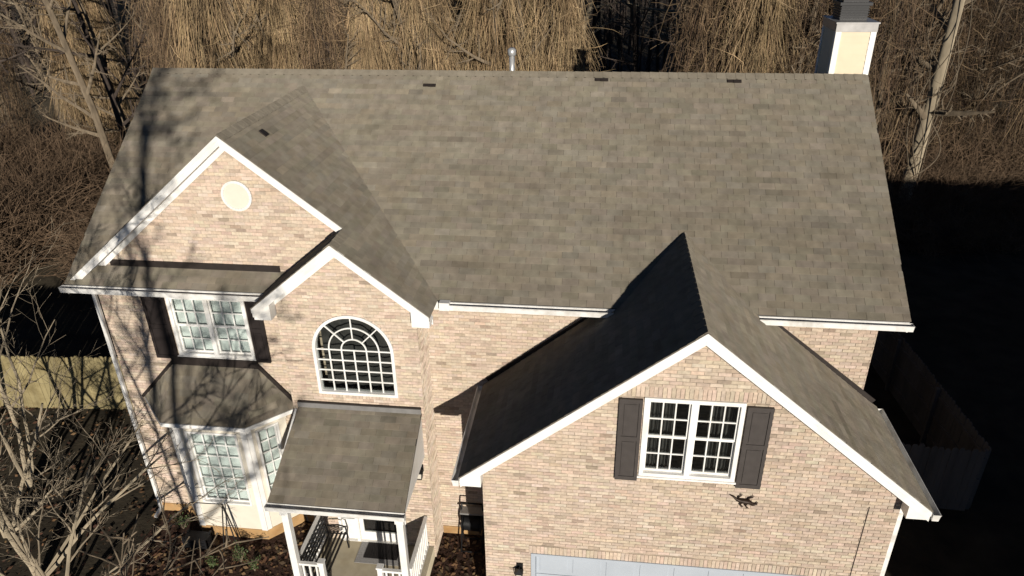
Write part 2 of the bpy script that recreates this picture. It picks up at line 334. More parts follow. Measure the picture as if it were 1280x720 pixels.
# ------------------------------------------------------------------ brick walls
BL, BH, JT = .2055, .0690, .0095
BCOLS = [((.555,.462,.368), 6), ((.57,.475,.38), 5), ((.54,.44,.35), 5), ((.515,.42,.335), 3), ((.585,.50,.41), 2), ((.44,.355,.28), .7), ((.37,.295,.23), .5), ((.49,.395,.31), 1.6)]
BPOOL = [c for c, k in BCOLS for _ in range(int(k*10))]
BRICKS = []
def in_hole(holes, z):
    out = []
    for h in holes:
        if h[0] == 'rect':
            _, a0, a1, b0, b1 = h
            if b0 < z < b1: out.append((a0, a1))
        else:
            _, cx, r, b0, bs = h
            if b0 < z <= bs: out.append((cx-r, cx+r))
            elif bs < z < bs+r: t = math.sqrt(r*r-(z-bs)**2); out.append((cx-t, cx+t))
    return sorted(out)
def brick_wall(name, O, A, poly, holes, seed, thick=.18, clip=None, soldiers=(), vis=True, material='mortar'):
    """poly (a,z) on vertical plane O + a*A ; outward normal = A x Z ... (front faces -Y for A=+X)"""
    O = Vector(O); A = Vector(A).normalized(); N = A.cross(Vector((0,0,1)))     # outward
    bm = bmesh.new()
    def loop(pts):
        vsx = [bm.verts.new(O+A*a+Vector((0,0,z))-N*.009) for a, z in pts]
        for i in range(len(vsx)): bm.edges.new((vsx[i], vsx[(i+1) % len(vsx)]))
    loop(poly)
    for h in holes:
        if h[0] == 'rect': loop([(h[1],h[3]), (h[2],h[3]), (h[2],h[4]), (h[1],h[4])])
        else:
            _, cx, r, b0, bs = h
            loop([(cx-r,b0), (cx+r,b0)]+[(cx+r*math.cos(t*math.pi/20), bs+r*math.sin(t*math.pi/20)) for t in range(21)])
    bmesh.ops.triangle_fill(bm, edges=bm.edges[:], use_beauty=True, use_dissolve=False)
    g = bmesh.ops.extrude_face_region(bm, geom=bm.faces[:])
    bmesh.ops.translate(bm, vec=-N*thick, verts=[v for v in g['geom'] if isinstance(v, bmesh.types.BMVert)])
    bmesh.ops.recalc_face_normals(bm, faces=bm.faces[:])
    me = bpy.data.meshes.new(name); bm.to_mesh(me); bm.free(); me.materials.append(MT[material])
    wo = bpy.data.objects.new(name, me); COL.objects.link(wo); wo.parent = house
    rnd = random.Random(seed); zmin = min(z for a, z in poly); zmax = max(z for a, z in poly)
    z = zmin; k = 0; blk = list(holes)+[('rect', s[0], s[1], s[2], s[3]) for s in soldiers]
    while z < zmax-.02:
        zt = z+BH-JT; zm = (z+zt)/2
        I = scan(poly, zm)
        if I:
            segs = [I]
            for (h0, h1) in in_hole(blk, zm):
                ns = []
                for s0, s1 in segs:
                    if h1 <= s0 or h0 >= s1: ns.append((s0, s1)); continue
                    if h0 > s0: ns.append((s0, h0))
                    if h1 < s1: ns.append((h1, s1))
                segs = ns
            for s0, s1 in segs:
                a = math.floor(s0/BL)*BL+(k % 2)*BL/2-BL
                dark_run = 0
                while a < s1:
                    q0, q1 = max(a+JT/2, s0), min(a+BL-JT/2, s1)
                    if q1-q0 > .015 and not (clip and clip((q0+q1)/2, zm)):
                        c = rnd.choice(BPOOL); col = jit(c, rnd, .08)
                        BRICKS.append([wo, O, A, N, q0, q1, z, zt, rnd.uniform(-.0025, .0025), col, vis and q1-q0 > BL*.9])
                    a += BL
        z += BH; k += 1
    for s0, s1, b0, b1 in soldiers:             # upright bricks over an opening
        n = max(1, round((s1-s0)/BH)); wdt = (s1-s0)/n
        for i in range(n):
            BRICKS.append([wo, O, A, N, s0+i*wdt+JT/2, s0+(i+1)*wdt-JT/2, b0+JT/2, b1-JT/2, rnd.uniform(0, .003), jit(rnd.choice(BPOOL[:190]), rnd, .1), False])
    return wo
rk = lambda x: min(ZE+S1*(x-XL), Z1-S1*(x-X1))-.03           # under the big left gable
LW = (-7.87, -6.20, 4.52, 5.94)                                # left upstairs window opening
bay_open = ('rect', -8.2, -6.2, -.2, 3.9)
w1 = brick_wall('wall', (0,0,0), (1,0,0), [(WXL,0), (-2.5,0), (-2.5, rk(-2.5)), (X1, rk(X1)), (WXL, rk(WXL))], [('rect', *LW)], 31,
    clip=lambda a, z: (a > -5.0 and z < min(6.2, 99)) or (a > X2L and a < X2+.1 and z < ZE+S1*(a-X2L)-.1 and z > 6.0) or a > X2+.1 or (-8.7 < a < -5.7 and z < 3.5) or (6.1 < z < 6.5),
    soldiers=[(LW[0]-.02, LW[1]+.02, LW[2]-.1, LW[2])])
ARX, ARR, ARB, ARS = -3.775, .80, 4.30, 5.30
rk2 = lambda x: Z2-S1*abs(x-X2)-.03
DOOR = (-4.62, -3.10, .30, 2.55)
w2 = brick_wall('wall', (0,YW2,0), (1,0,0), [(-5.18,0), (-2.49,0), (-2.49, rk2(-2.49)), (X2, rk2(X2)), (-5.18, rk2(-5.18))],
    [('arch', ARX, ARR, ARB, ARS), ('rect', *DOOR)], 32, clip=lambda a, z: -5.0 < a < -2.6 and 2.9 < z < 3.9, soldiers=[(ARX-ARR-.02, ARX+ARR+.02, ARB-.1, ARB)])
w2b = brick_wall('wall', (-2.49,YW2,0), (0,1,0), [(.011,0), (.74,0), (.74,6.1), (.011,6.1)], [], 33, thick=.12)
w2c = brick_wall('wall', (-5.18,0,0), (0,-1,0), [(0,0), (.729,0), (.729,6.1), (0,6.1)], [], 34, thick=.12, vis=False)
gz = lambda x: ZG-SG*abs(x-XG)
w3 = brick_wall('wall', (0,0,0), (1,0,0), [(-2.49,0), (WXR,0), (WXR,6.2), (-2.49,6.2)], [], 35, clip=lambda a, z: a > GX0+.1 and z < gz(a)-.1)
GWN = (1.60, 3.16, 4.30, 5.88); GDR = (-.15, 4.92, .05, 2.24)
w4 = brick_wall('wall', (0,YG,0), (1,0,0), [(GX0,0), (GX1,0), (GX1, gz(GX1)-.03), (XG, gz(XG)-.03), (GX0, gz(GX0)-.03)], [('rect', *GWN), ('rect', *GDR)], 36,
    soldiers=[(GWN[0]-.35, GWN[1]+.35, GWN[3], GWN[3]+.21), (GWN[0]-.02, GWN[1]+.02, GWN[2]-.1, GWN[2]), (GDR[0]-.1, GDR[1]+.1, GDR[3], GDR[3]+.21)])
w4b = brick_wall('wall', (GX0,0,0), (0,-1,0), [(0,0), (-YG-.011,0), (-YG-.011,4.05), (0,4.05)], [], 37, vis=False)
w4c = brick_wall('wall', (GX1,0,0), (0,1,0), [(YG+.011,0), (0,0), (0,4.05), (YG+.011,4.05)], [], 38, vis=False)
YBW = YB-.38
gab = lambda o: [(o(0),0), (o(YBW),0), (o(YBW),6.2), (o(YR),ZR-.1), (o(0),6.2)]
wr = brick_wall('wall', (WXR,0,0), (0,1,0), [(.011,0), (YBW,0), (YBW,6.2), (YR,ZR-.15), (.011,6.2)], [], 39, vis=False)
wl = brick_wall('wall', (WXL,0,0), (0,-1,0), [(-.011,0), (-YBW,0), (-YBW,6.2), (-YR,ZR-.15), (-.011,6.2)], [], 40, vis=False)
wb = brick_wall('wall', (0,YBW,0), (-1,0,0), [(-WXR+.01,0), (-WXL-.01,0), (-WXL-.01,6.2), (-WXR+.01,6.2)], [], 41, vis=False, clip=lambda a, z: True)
def bscore(b):
    wo, O, A, N, q0, q1, z, zt, d, col, ok = b
    if not ok: return -1
    c = O+A*((q0+q1)/2)+Vector((0,0,(z+zt)/2)); v = CAM-c
    dep = -v.dot(fw); px = 360+FPX*v.dot(u2)/dep
    return N.dot(v)/v.length**3 if px < 715 else -1
BRICKS.sort(key=lambda b: -bscore(b))
ub = MB(); ub.box((-.5,0,-.5), (.5,1,.5)); ubm = ub.mesh('brick', 'brick1')
rest = {}
for i, b in enumerate(BRICKS):
    wo, O, A, N, q0, q1, z, zt, d, col, ok = b
    if i < 300:
        o = bpy.data.objects.new('brick', ubm); COL.objects.link(o); o.parent = wo
        M = Matrix((A*(q1-q0), -N*.03, Vector((0,0,zt-z)))).transposed().to_4x4(); M.translation = O+A*((q0+q1)/2)+Vector((0,0,(z+zt)/2))+N*d
        o.matrix_basis = M; o.color = (*col, 1)
    else:
        mb = rest.setdefault(wo.name, (wo, MB()))[1]
        p = lambda a, zz, h: O+A*a+N*h+Vector((0,0,zz))
        mb.add([p(q0,z,d), p(q1,z,d), p(q1,zt,d), p(q0,zt,d), p(q0,z,-.02), p(q1,z,-.02), p(q1,zt,-.02), p(q0,zt,-.02)],
               [(0,1,2,3), (0,4,5,1), (1,5,6,2), (2,6,7,3), (3,7,4,0)], col)
for wo, mb in rest.values(): tag(mb.build('brickwork', 'brick', wo), kind='stuff')
# stained foundation strip at the corner and inside wall face
mb = MB(); mb.box((WXL-.02, -.022, 0), (-8.62, .05, .24)); mb.build('foundation', 'stain', house)
mb = MB(); mb.box((-5.72, -.022, 0), (-5.2, .05, .24)); mb.build('foundation', 'stain', house)
mb = MB(); mb.box((-2.47, -.02, 0), (GX0-.02, .05, .22)); mb.build('foundation', 'stain', house)

# ------------------------------------------------------------------ trim: rakes, soffits, fascias, returns
def rake(x0, z0, x1, z1, yk, yw, parent=house, hh=.10, frieze=True):
    """board under a sloping roof edge at y=yk, and the soffit back to the wall at yw"""
    k = math.hypot(1, (z1-z0)/(x1-x0)); mb = MB()
    e0, e1 = (x0, x1-.0008) if z1 > z0 else (x0+.0008, x1)
    def pr_(y0, y1, t0, t1):
        mb.prism([(e0, z0-t0*k), (e1, z1-t0*k), (e1, z1-t1*k), (e0, z0-t1*k)], y0, y1)
    pr_(yk+.012, yk+.035, .055, .055+hh)
    pr_(yk-.012, yk+.034, .01, .075)
    o = mb.build('rake_board', 'white', parent, fixn=True)
    mb.v, mb.f, mb.c = [], [], []; pr_(yk+.036, yw+.02, .03+hh, .05+hh); mb.build('soffit', 'white', o, fixn=True)
    if not frieze: return
    mb.v, mb.f, mb.c = [], [], []; pr_(yw-.03, yw-.004, .051+hh, .15+hh); mb.build('frieze_board', 'white', o, fixn=True)
rake(XL+.02, ZE+.015, X1, Z1, YK1, 0); rake(X1, Z1, X2-.02, Z2+.016, YK1, 0)
rake(X2L+.02, ZE+.015, X2, Z2, YK2, YW2); rake(X2, Z2, X2R-.02, ZE+.015, YK2, YW2)
rake(XG-WG+.02, ZGE+.015, XG, ZG, YKG, YG, hh=.12, frieze=False); rake(XG, ZG, XG+WG-.02, ZGE+.015, YKG, YG, hh=.12, frieze=False)
# eave end returns
def eave_return(x0, x1, xin, zt_out, s, y0, y1, drop=.26):
    """x0 outer end, xin wall side"""
    mb = MB(); zb = zt_out-drop
    sg = 1 if xin > x0 else -1
    mb.prism([(x0, zb), (xin, zb), (xin, zt_out+s*abs(xin-x0)-.07), (x0, zt_out-.06)], y0, y1); mb.build('eave_return', 'white', house, fixn=True)
eave_return(XG-WG+.03, 0, GX0+.02, ZGE+.02, SG, YKG+.037, YG-.032, .22); eave_return(XG+WG-.03, 0, GX1-.02, ZGE+.02, SG, YKG+.037, YG-.032, .22)
eave_return(X2L+.03, 0, -5.16, ZE+.02, S1, YK2+.037, YW2-.032, .26); eave_return(X2R-.03, 0, -2.51, ZE+.02, S1, YK2+.037, YW2-.032, .26)
eave_return(XL+.03, 0, WXL+.02, ZE+.02, S1, YK1+.037, -.032, .24)
# horizontal eaves: fascia + soffit + gutter
def gutter(name, p0, p1, out, parent=house):
    """open K-style trough along p0-p1 (top back edge), 'out' = outward unit vector"""
    p0 = Vector(p0); p1 = Vector(p1); out = Vector(out); prof = [(0,0), (0,-.12), (.10,-.12), (.113,-.03), (.125,0), (.115,0), (.103,-.03), (.09,-.11), (.01,-.11), (.01,0)]
    mb = MB(); n = len(prof)
    vs_ = [p+out*a+Vector((0,0,b)) for p in (p0, p1) for a, b in prof]
    mb.add(vs_, [tuple(range(n)), tuple(range(2*n-1, n-1, -1))]+[(i, (i+1) % n, (i+1) % n+n, i+n) for i in range(n)])
    d = (p1-p0).normalized()
    for p in (p0, p1):
        mb.add([p+out*a+Vector((0,0,b))+d*t for t in (-.002, .002) for a, b in prof[:5]], [(0,1,2,3,4), (9,8,7,6,5)])
    return mb.build('gutter', 'gutter', parent, fixn=True)
def eave(x0, x1, gx0=None, gx1=None, gut=True):
    mb = MB(); mb.box((x0, YE+.005, ZE-.20), (x1, YE+.03, ZE-.03)); f = mb.build('fascia', 'white', house)
    mb = MB(); mb.box((x0, YE+.031, ZE-.20), (x1, -.012, ZE-.18)); mb.build('soffit', 'white', f)
    if gut: gutter('gutter', (gx0 or x0, YE+.003, ZE-.03), (gx1 or x1, YE+.003, ZE-.035), (0,-1,0))
eave(XL+.05, X2L+.02, XL-.06, X2L-.02)
eave(X2R-.1, 1.25, X2R+.10, 1.10); eave(3.55, XR-.03, 3.66, XR+.03)
mb = MB(); mb.box((X2R+.05, YE-.14, ZE-.14), (X2R+.24, YE-.005, ZE+.02)); mb.build('gutter_end_box', 'gutter', house)
for sx in (-1, 1):
    xe = XG+sx*WG; mb = MB(); a, b = sorted((xe-sx*.005, xe-sx*.03)); mb.box((a, YKG+.04, ZGE-.2), (b, -.012, ZGE-.03)); f = mb.build('fascia', 'white', house)
    a, b = sorted((xe-sx*.031, (GX0 if sx < 0 else GX1)+sx*.012)); mb = MB(); mb.box((a, YG, ZGE-.2), (b, -.012, ZGE-.18)); mb.build('soffit', 'white', f)
    gutter('gutter', (xe-sx*.003, YKG-.03, ZGE-.03), (xe-sx*.003, -.03, ZGE-.025), (sx,0,0))
# back eave + side rakes of main roof
for sx, x in ((-1, XL), (1, XR)):
    for ya, yb in ((YE, YR), (YB, YR)):
        mb = MB(); a, b = sorted((x-sx*.012, x-sx*.04))
        mb.add([(xx, y, z) for xx in (a, b) for y, z in ((ya, ZE-.05), (yb, ZR-.05), (yb, ZR-.27), (ya, ZE-.22))], [(0,1,2,3), (7,6,5,4), (0,4,5,1), (1,5,6,2), (2,6,7,3), (3,7,4,0)])
        mb.build('rake_board', 'white', house, fixn=True)
mb = MB(); mb.box((XL+.05, YB-.03, ZE-.2), (XR-.05, YB-.005, ZE-.03)); mb.build('fascia', 'white', house)
# step flashing where roofs meet brick
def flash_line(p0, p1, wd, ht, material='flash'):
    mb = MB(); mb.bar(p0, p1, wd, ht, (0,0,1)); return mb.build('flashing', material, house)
for sx in (-1, 1):
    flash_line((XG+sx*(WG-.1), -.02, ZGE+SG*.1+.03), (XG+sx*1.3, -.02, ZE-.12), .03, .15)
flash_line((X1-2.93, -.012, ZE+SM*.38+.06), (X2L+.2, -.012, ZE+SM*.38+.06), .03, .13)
flash_line(T0+Vector((-.08,-.05,0)), T1+Vector((.08,-.05,0)), .07, .2)  # flashing strip made taller, its dark colour standing in for a shadow band
flash_line(T1+Vector((0,-.05,.04)), K1+Vector((0,-.05,.04)), .05, .07); flash_line(T0+Vector((0,-.05,.04)), K0+Vector((0,-.05,.04)), .05, .07)
flash_line((PXL+.1, YW2-.03, PZ1+.05), (PXR, YW2-.03, PZ1+.05), .05, .11, 'lead'); flash_line((PXL+.1, YW2-.02, PZ1+.115), (PXR, YW2-.02, PZ1+.115), .04, .03)
# downspouts
def downspout(pts):
    mb = MB()
    for a, b in zip(pts, pts[1:]): mb.bar(a, b, .075, .06, (0,1,0) if abs(Vector(b).z-Vector(a).z) > .2 else (0,0,1))
    return mb.build('downspout', 'gutter', house)
downspout([(WXL-.04, -.45, 6.18), (WXL-.04, -.06, 5.95), (WXL-.04, -.045, .12), (WXL-.05, -.3, .05)])
downspout([(GX1+.06, -2.35, 3.98), (GX1+.06, -2.40, 3.8), (GX1+.06, -2.40, .1)])

# ------------------------------------------------------------------ windows
pane_unit = MB(); pane_unit.box((-.5,-.002,-.5), (.5,.002,.5)); pane_me = pane_unit.mesh('pane', 'glass')
def pane(par, M, cx, cz, y, wd, ht):
    o = bpy.data.objects.new('pane', pane_me); COL.objects.link(o); o.parent = par
    o.matrix_basis = M @ Matrix.Translation((cx, y, cz)) @ Matrix.Diagonal((wd, 1, ht, 1))
def window(M, W, H, units, sashes, cols, rows, blind=None, casing=.07, depth=.06, parent=house, blind_h=1.0):
    """M: local frame at lower left of opening, x right, -y out, z up"""
    mb = MB(M); t = casing
    mb.box((0,-.025,0), (t,.10,H)); mb.box((W-t,-.025,0), (W,.10,H)); mb.box((t,-.026,H-t), (W-t,.10,H)); mb.box((t,-.03,0), (W-t,.10,t*.9))
    uw = (W-2*t-(units-1)*t*1.3)/units
    for k in range(1, units): x = t+k*uw+(k-1)*t*1.3; mb.box((x,-.024,t*.9), (x+t*1.3,.10,H-t))
    wo = mb.build('window', 'white', parent)
    mu = MB(M); zb = t*.9; hh = (H-t-zb)/sashes
    for k in range(units):
        x0 = t+k*(uw+t*1.3)
        for s in range(sashes):
            z0 = zb+s*hh; y = depth-(.025 if (s == sashes-1 and sashes > 1) else 0); r = .032
            mu.box((x0,y-.015,z0), (x0+r,y+.02,z0+hh)); mu.box((x0+uw-r,y-.015,z0), (x0+uw,y+.02,z0+hh))
            mu.box((x0+r,y-.014,z0), (x0+uw-r,y+.02,z0+r*1.2)); mu.box((x0+r,y-.014,z0+hh-r), (x0+uw-r,y+.02,z0+hh))
            cw = (uw-2*r)/cols; ch = (hh-2.2*r)/rows
            for c in range(1, cols): xx = x0+r+c*cw; mu.box((xx-.011,y-.012,z0+r*1.2), (xx+.011,y+.012,z0+hh-r))
            for q in range(1, rows): zz = z0+1.2*r+q*ch; mu.box((x0+r,y-.0105,zz-.011), (x0+uw-r,y+.0105,zz+.011))
            for c in range(cols):
                for q in range(rows):
                    pane(wo, M, x0+r+(c+.5)*cw, z0+1.2*r+(q+.5)*ch, y+.003, cw-.004, ch-.004)
    mu.build('muntins', 'white', wo)
    if blind:
        bb = MB(M); n = int(H/.04)
        if blind == 'blind':
            for i in range(n):
                z = H-.04-i*.04
                if z > .1: bb.add([(t,.142,z),(W-t,.142,z),(W-t,.118,z-.047),(t,.118,z-.047)], [(0,1,2,3)]); 
        else:
            m = 40
            for side in (0, 1):
                x0 = t if side == 0 else W*.68; x1 = W*.32 if side == 0 else W-t
                vs_ = []; 
                for i in range(m+1): x = x0+(x1-x0)*i/m; y = .2+.03*math.sin(i*1.1); vs_ += [(x,y,.06), (x,y,H-.05)]
                bb.add(vs_, [(2*i, 2*i+2, 2*i+3, 2*i+1) for i in range(m)])
        bb.build(blind, blind, wo)
    return wo
T = Matrix.Translation
gw = window(T((GWN[0], YG, GWN[2])), GWN[1]-GWN[0], GWN[3]-GWN[2], 2, 2, 3, 2, 'curtain')
lw = window(T((LW[0], 0, LW[2])), LW[1]-LW[0], LW[3]-LW[2], 2, 2, 3, 2, 'blind')
for wnd, (a0, a1, b0, b1), y in ((gw, GWN, YG), (lw, LW, 0)):
    mb = MB(); mb.box((a0-.03, y-.05, b0-.035), (a1+.03, y+.05, b0-.002)); mb.build('sill', 'white', wnd)
def arch_window():
    R0 = ARR; M = T((ARX, YW2, ARB)); H = ARS-ARB; mb = MB(M); N_ = 24; t = .06
    arc = lambda r, y: [(r*math.cos(math.pi*i/N_), y, H+r*math.sin(math.pi*i/N_)) for i in range(N_+1)]
    def ring(mbx, ra, rb, y0, y1, i0=0, i1=N_):
        n = i1-i0+1; vs_ = arc(ra, y0)[i0:i1+1]+arc(rb, y0)[i0:i1+1]+arc(ra, y1)[i0:i1+1]+arc(rb, y1)[i0:i1+1]; fs = []
        for i in range(n-1): fs += [(i, i+1, n+i+1, n+i), (2*n+i, 3*n+i, 3*n+i+1, 2*n+i+1), (i, 2*n+i, 2*n+i+1, i+1), (n+i, n+i+1, 3*n+i+1, 3*n+i)]
        fs += [(0, n, 3*n, 2*n), (n-1, 3*n-1, 4*n-1, 2*n-1)]
        mbx.add(vs_, fs)
    ring(mb, R0-t, R0, -.03, .1); mb.box((-R0,-.03,0), (-R0+t,.1,H)); mb.box((R0-t,-.03,0), (R0,.1,H)); mb.box((-R0+t,-.035,0), (R0-t,.1,.06))
    wo = mb.build('window', 'white', house, fixn=True)
    mu = MB(M); g = .013; cw = (2*R0-2*t)/6; ri = R0-t
    for c in range(1, 6): mu.box((-ri+c*cw-g,.03,.06), (-ri+c*cw+g,.055,H))
    rows = 4; ch = (H-.06)/rows
    for q in range(1, rows+1): mu.box((-ri,.032,.06+q*ch-g), (ri,.053,.06+q*ch+g))
    for rr in (cw, 2*cw): ring(mu, rr-g, rr+g, .031, .054)
    for i in (6, 12, 18):
        a = math.pi*i/N_; mu.bar((cw*math.cos(a), .043, H+cw*math.sin(a)), (ri*math.cos(a), .043, H+ri*math.sin(a)), .022, .026, (0,1,0))
    mu.build('muntins', 'white', wo, fixn=True)
    for c in range(6):
        for q in range(rows): pane(wo, M, -ri+(c+.5)*cw, .06+(q+.5)*ch, .045, cw-.004, ch-.004)
    for (ra, rb, secs) in ((.004, cw-.004, [(0,24)]), (cw+.004, 2*cw-.004, [(0,6),(6,12),(12,18),(18,24)]), (2*cw+.004, ri-.002, [(0,6),(6,12),(12,18),(18,24)])):
        for i0, i1 in secs: pb = MB(M); ring(pb, ra, rb, .043, .047, i0, i1); pb.build('pane', 'glass', wo, fixn=True)
    bb = MB(M); vs_ = []
    for i in range(41): x = -ri+2*ri*i/40; vs_ += [(x, .35+.03*math.sin(i*.9), -.05), (x, .35+.03*math.sin(i*.9), H+.75)]
    bb.add(vs_, [(2*i, 2*i+2, 2*i+3, 2*i+1) for i in range(40)]); bb.build('curtain', 'curtain', wo)
arch_window()
# shutters
def shutter(x0, x1, z0, z1, y, material):
    mb = MB(); mb.box((x0, y-.035, z0), (x1, y-.004, z1)); o = mb.build('shutter', material, house)
    fr = MB(); b = .055; zm = z0+(z1-z0)*.53
    fr.box((x0, y-.052, z0), (x0+b, y-.0355, z1)); fr.box((x1-b, y-.052, z0), (x1, y-.0355, z1))
    for za, zb in ((z0, z0+.08), (zm-.04, zm+.04), (z1-.07, z1)): fr.box((x0+b, y-.051, za), (x1-b, y-.0355, zb))
    fr.build('shutter_frame', material, o)
    pn = MB()
    for za, zb in ((z0+.11, zm-.07), (zm+.07, z1-.10)): pn.box((x0+b+.03, y-.046, za), (x1-b-.03, y-.0355, zb))
    pn.build('raised_panel', material, o)
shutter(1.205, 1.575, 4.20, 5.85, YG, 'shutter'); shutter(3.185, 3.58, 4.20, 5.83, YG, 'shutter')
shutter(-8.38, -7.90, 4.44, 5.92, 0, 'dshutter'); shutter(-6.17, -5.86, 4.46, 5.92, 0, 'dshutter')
# round louvre vent in the left gable
def disc(mb, cx, y0, y1, cz, rx, n=28, rz=None):
    rz = rz or rx
    mb.prism([(cx+rx*math.cos(2*math.pi*i/n), cz+rz*math.sin(2*math.pi*i/n)) for i in range(n)], y0, y1)
mb = MB(); disc(mb, -5.90, -.03, -.004, 8.115, .27); vt = mb.build('gable_vent', 'cream', house, fixn=True)
mb = MB(); n = 28
for i in range(n):
    a, b = 2*math.pi*i/n, 2*math.pi*(i+1)/n; mb.bar((-5.90+.27*math.cos(a), -.03, 8.115+.27*math.sin(a)), (-5.90+.27*math.cos(b), -.03, 8.115+.27*math.sin(b)), .05, .03, (0,1,0))
mb.build('vent_rim', 'white', vt)
# garage door
gd = MB(); 
gd.box((GDR[0]+.02, YG+.10, GDR[2]), (GDR[1]-.02, YG+.14, GDR[3]-.01)); gdo = gd.build('garage_door', 'gdoor', house)
for s in range(4):
    pn = MB(); z0 = GDR[2]+.01+s*.54
    pn.box((GDR[0]+.03, YG+.075, z0), (GDR[1]-.03, YG+.0995, z0+.525))
    for c in range(8):
        x0 = GDR[0]+.1+c*.61; pn.box((x0, YG+.064, z0+.08), (x0+.5, YG+.0748, z0+.44))
    pn.build('door_section', 'gdoor', gdo)
mb = MB(); mb.box((GDR[0]-.06, YG-.02, GDR[2]), (GDR[0]+.02, YG+.1, GDR[3])); mb.box((GDR[1]-.02, YG-.02, GDR[2]), (GDR[1]+.06, YG+.1, GDR[3])); mb.box((GDR[0]-.06, YG-.022, GDR[3]-.03), (GDR[1]+.06, YG+.1, GDR[3]+.03)); mb.build('door_trim', 'gdoor', gdo)

# ------------------------------------------------------------------ bay
BF0, BF1, BK0, BK1, BYF = -7.98, -6.42, -8.62, -5.78, -.64
def bay():
    prof = [(BK0, 0), (BF0, BYF), (BF1, BYF), (BK1, 0)]
    def ring(mb, z0, z1, off=0., inner=.12):
        P = []
        for i, (x, y) in enumerate(prof): P.append((x+off*((-1,-.41,.41,1)[i]), y-off*((0,1,1,0)[i])))
        Q = [(x+inner*((1,.41,-.41,-1)[i]), y+inner*((0,1,1,0)[i])) for i, (x, y) in enumerate(prof)]
        n = 4; vs_ = [(x,y,z0) for x,y in P]+[(x,y,z1) for x,y in P]+[(x,y,z0) for x,y in Q]+[(x,y,z1) for x,y in Q]
        fs = []
        for i in range(3): fs += [(i,i+1,i+5,i+4), (8+i+1,8+i,12+i,12+i+1), (4+i,5+i,13+i,12+i), (i+1,i,8+i,9+i)]
        mb.add(vs_, fs)
    mb = MB(); ring(mb, .02, .30, .015); mb.build('foundation', 'stain', house, fixn=True)
    mb = MB(); ring(mb, .301, 1.02); mb.build('bay_wall', 'cream', house, fixn=True)
    mb = MB(); ring(mb, 3.02, 3.2); mb.build('bay_header', 'cream', house, fixn=True)
    mb = MB(); ring(mb, 3.201, 3.33, .05); mb.build('bay_frieze', 'white', house, fixn=True)
    mb = MB(); vs_ = [Vector(F0), Vector(F1), Vector(K1), Vector(K0)]
    mb.add([v-Vector((0,0,.03)) for v in vs_]+[v-Vector((0,0,.07)) for v in vs_], [(0,1,2,3), (7,6,5,4), (0,4,5,1), (1,5,6,2), (2,6,7,3), (3,7,4,0)]); mb.build('soffit', 'white', house, fixn=True)
    mb = MB()
    for a, b in ((K0, F0), (F0, F1), (F1, K1)): mb.bar(a-Vector((0,0,.055)), b-Vector((0,0,.055)), .03, .09)
    mb.build('fascia', 'white', house)
    # corner boards
    for x, y, sg in ((BF0, BYF, -1), (BF1, BYF, 1)):
        mb = MB(); mb.box((x-.10 if sg > 0 else x-.03, y-.022, .30), (x+.03 if sg > 0 else x+.10, y+.03, 3.2)); 
        mb.M = T((x, y, 0)) @ Matrix.Rotation(R(45*sg), 4, 'Z')
        mb.box((-.02, -.022, .30), (.12, .02, 3.2)) if sg > 0 else mb.box((-.12, -.022, .30), (.02, .02, 3.2))
        mb.build('corner_board', 'white', house)
    # front piers + window
    mb = MB(); mb.box((BF0+.08, BYF+.002, 1.02), (BF0+.2, BYF+.1, 3.02)); mb.build('bay_pier', 'cream', house); mb = MB(); mb.box((BF1-.2, BYF+.002, 1.02), (BF1-.08, BYF+.1, 3.02)); mb.build('bay_pier', 'cream', house)
    window(T((BF0+.2, BYF, 1.02)), BF1-BF0-.4, 2.0, 1, 1, 4, 6, 'blind', casing=.05)
    for sg, (xa, ya) in ((1, (BF1, BYF)), (-1, (BK0, 0))):
        M = T((xa, ya, 0)) @ Matrix.Rotation(R(45*sg), 4, 'Z'); L = math.hypot(BF1-BK1, BYF)
        mb = MB(M); mb.box((.1, .002, 1.02), (.2, .1, 3.02)); mb.build('bay_pier', 'cream', house); mb = MB(M); mb.box((L-.2, .002, 1.02), (L-.02, .1, 3.02)); mb.build('bay_pier', 'cream', house)
        window(M @ T((.2, 0, 1.02)), L-.4, 2.0, 1, 1, 2, 6, 'blind', casing=.05)
bay()

# ------------------------------------------------------------------ porch
FZ = .33; PF = -2.30
mb = MB(); mb.box((-5.05, PF, 0), (-2.52, YW2-.012, FZ)); mb.build('porch_floor', 'concrete', house)
mb = MB(); mb.box((-4.45, PF-.32, 0), (-3.15, PF-.004, FZ*.5)); mb.build('step', 'concrete', house)
mb = MB(); mb.box((PXL+.08, -2.36, PZ0-.32), (PXR-.08, -2.20, PZ0-.08)); mb.box((PXL+.08, -2.195, PZ0-.32), (PXL+.2, YW2-.02, PZ0-.08)); mb.box((PXR-.2, -2.195, PZ0-.32), (PXR-.08, YW2-.02, PZ0-.08)); mb.build('porch_beam', 'white', house)
mb = MB(); mb.box((PXL+.2, -2.19, PZ0-.14), (PXR-.2, YW2-.02, PZ0-.10)); mb.build('porch_ceiling', 'white', house)
mb = MB(); mb.box((PXL+.01, PY0+.005, PZ0-.16), (PXR-.01, PY0+.03, PZ0-.035)); mb.build('fascia', 'white', house)
gutter('gutter', (PXL-.02, PY0+.004, PZ0-.02), (PXR+.02, PY0+.004, PZ0-.02), (0,-1,0))
for x in (PXL+.03, PXR-.03):      # gable cheeks under the porch roof
    mb = MB(); mb.add([(xx, y, z) for xx in (x-.02, x+.02) for y, z in ((PY0+.04, PZ0-.1), (YW2-.02, PZ0-.1), (YW2-.02, PZ1-.08), (PY0+.04, PZ0-.05))], [(0,1,2,3), (7,6,5,4), (0,4,5,1), (1,5,6,2), (2,6,7,3), (3,7,4,0)]); mb.build('porch_cheek', 'white', house, fixn=True)
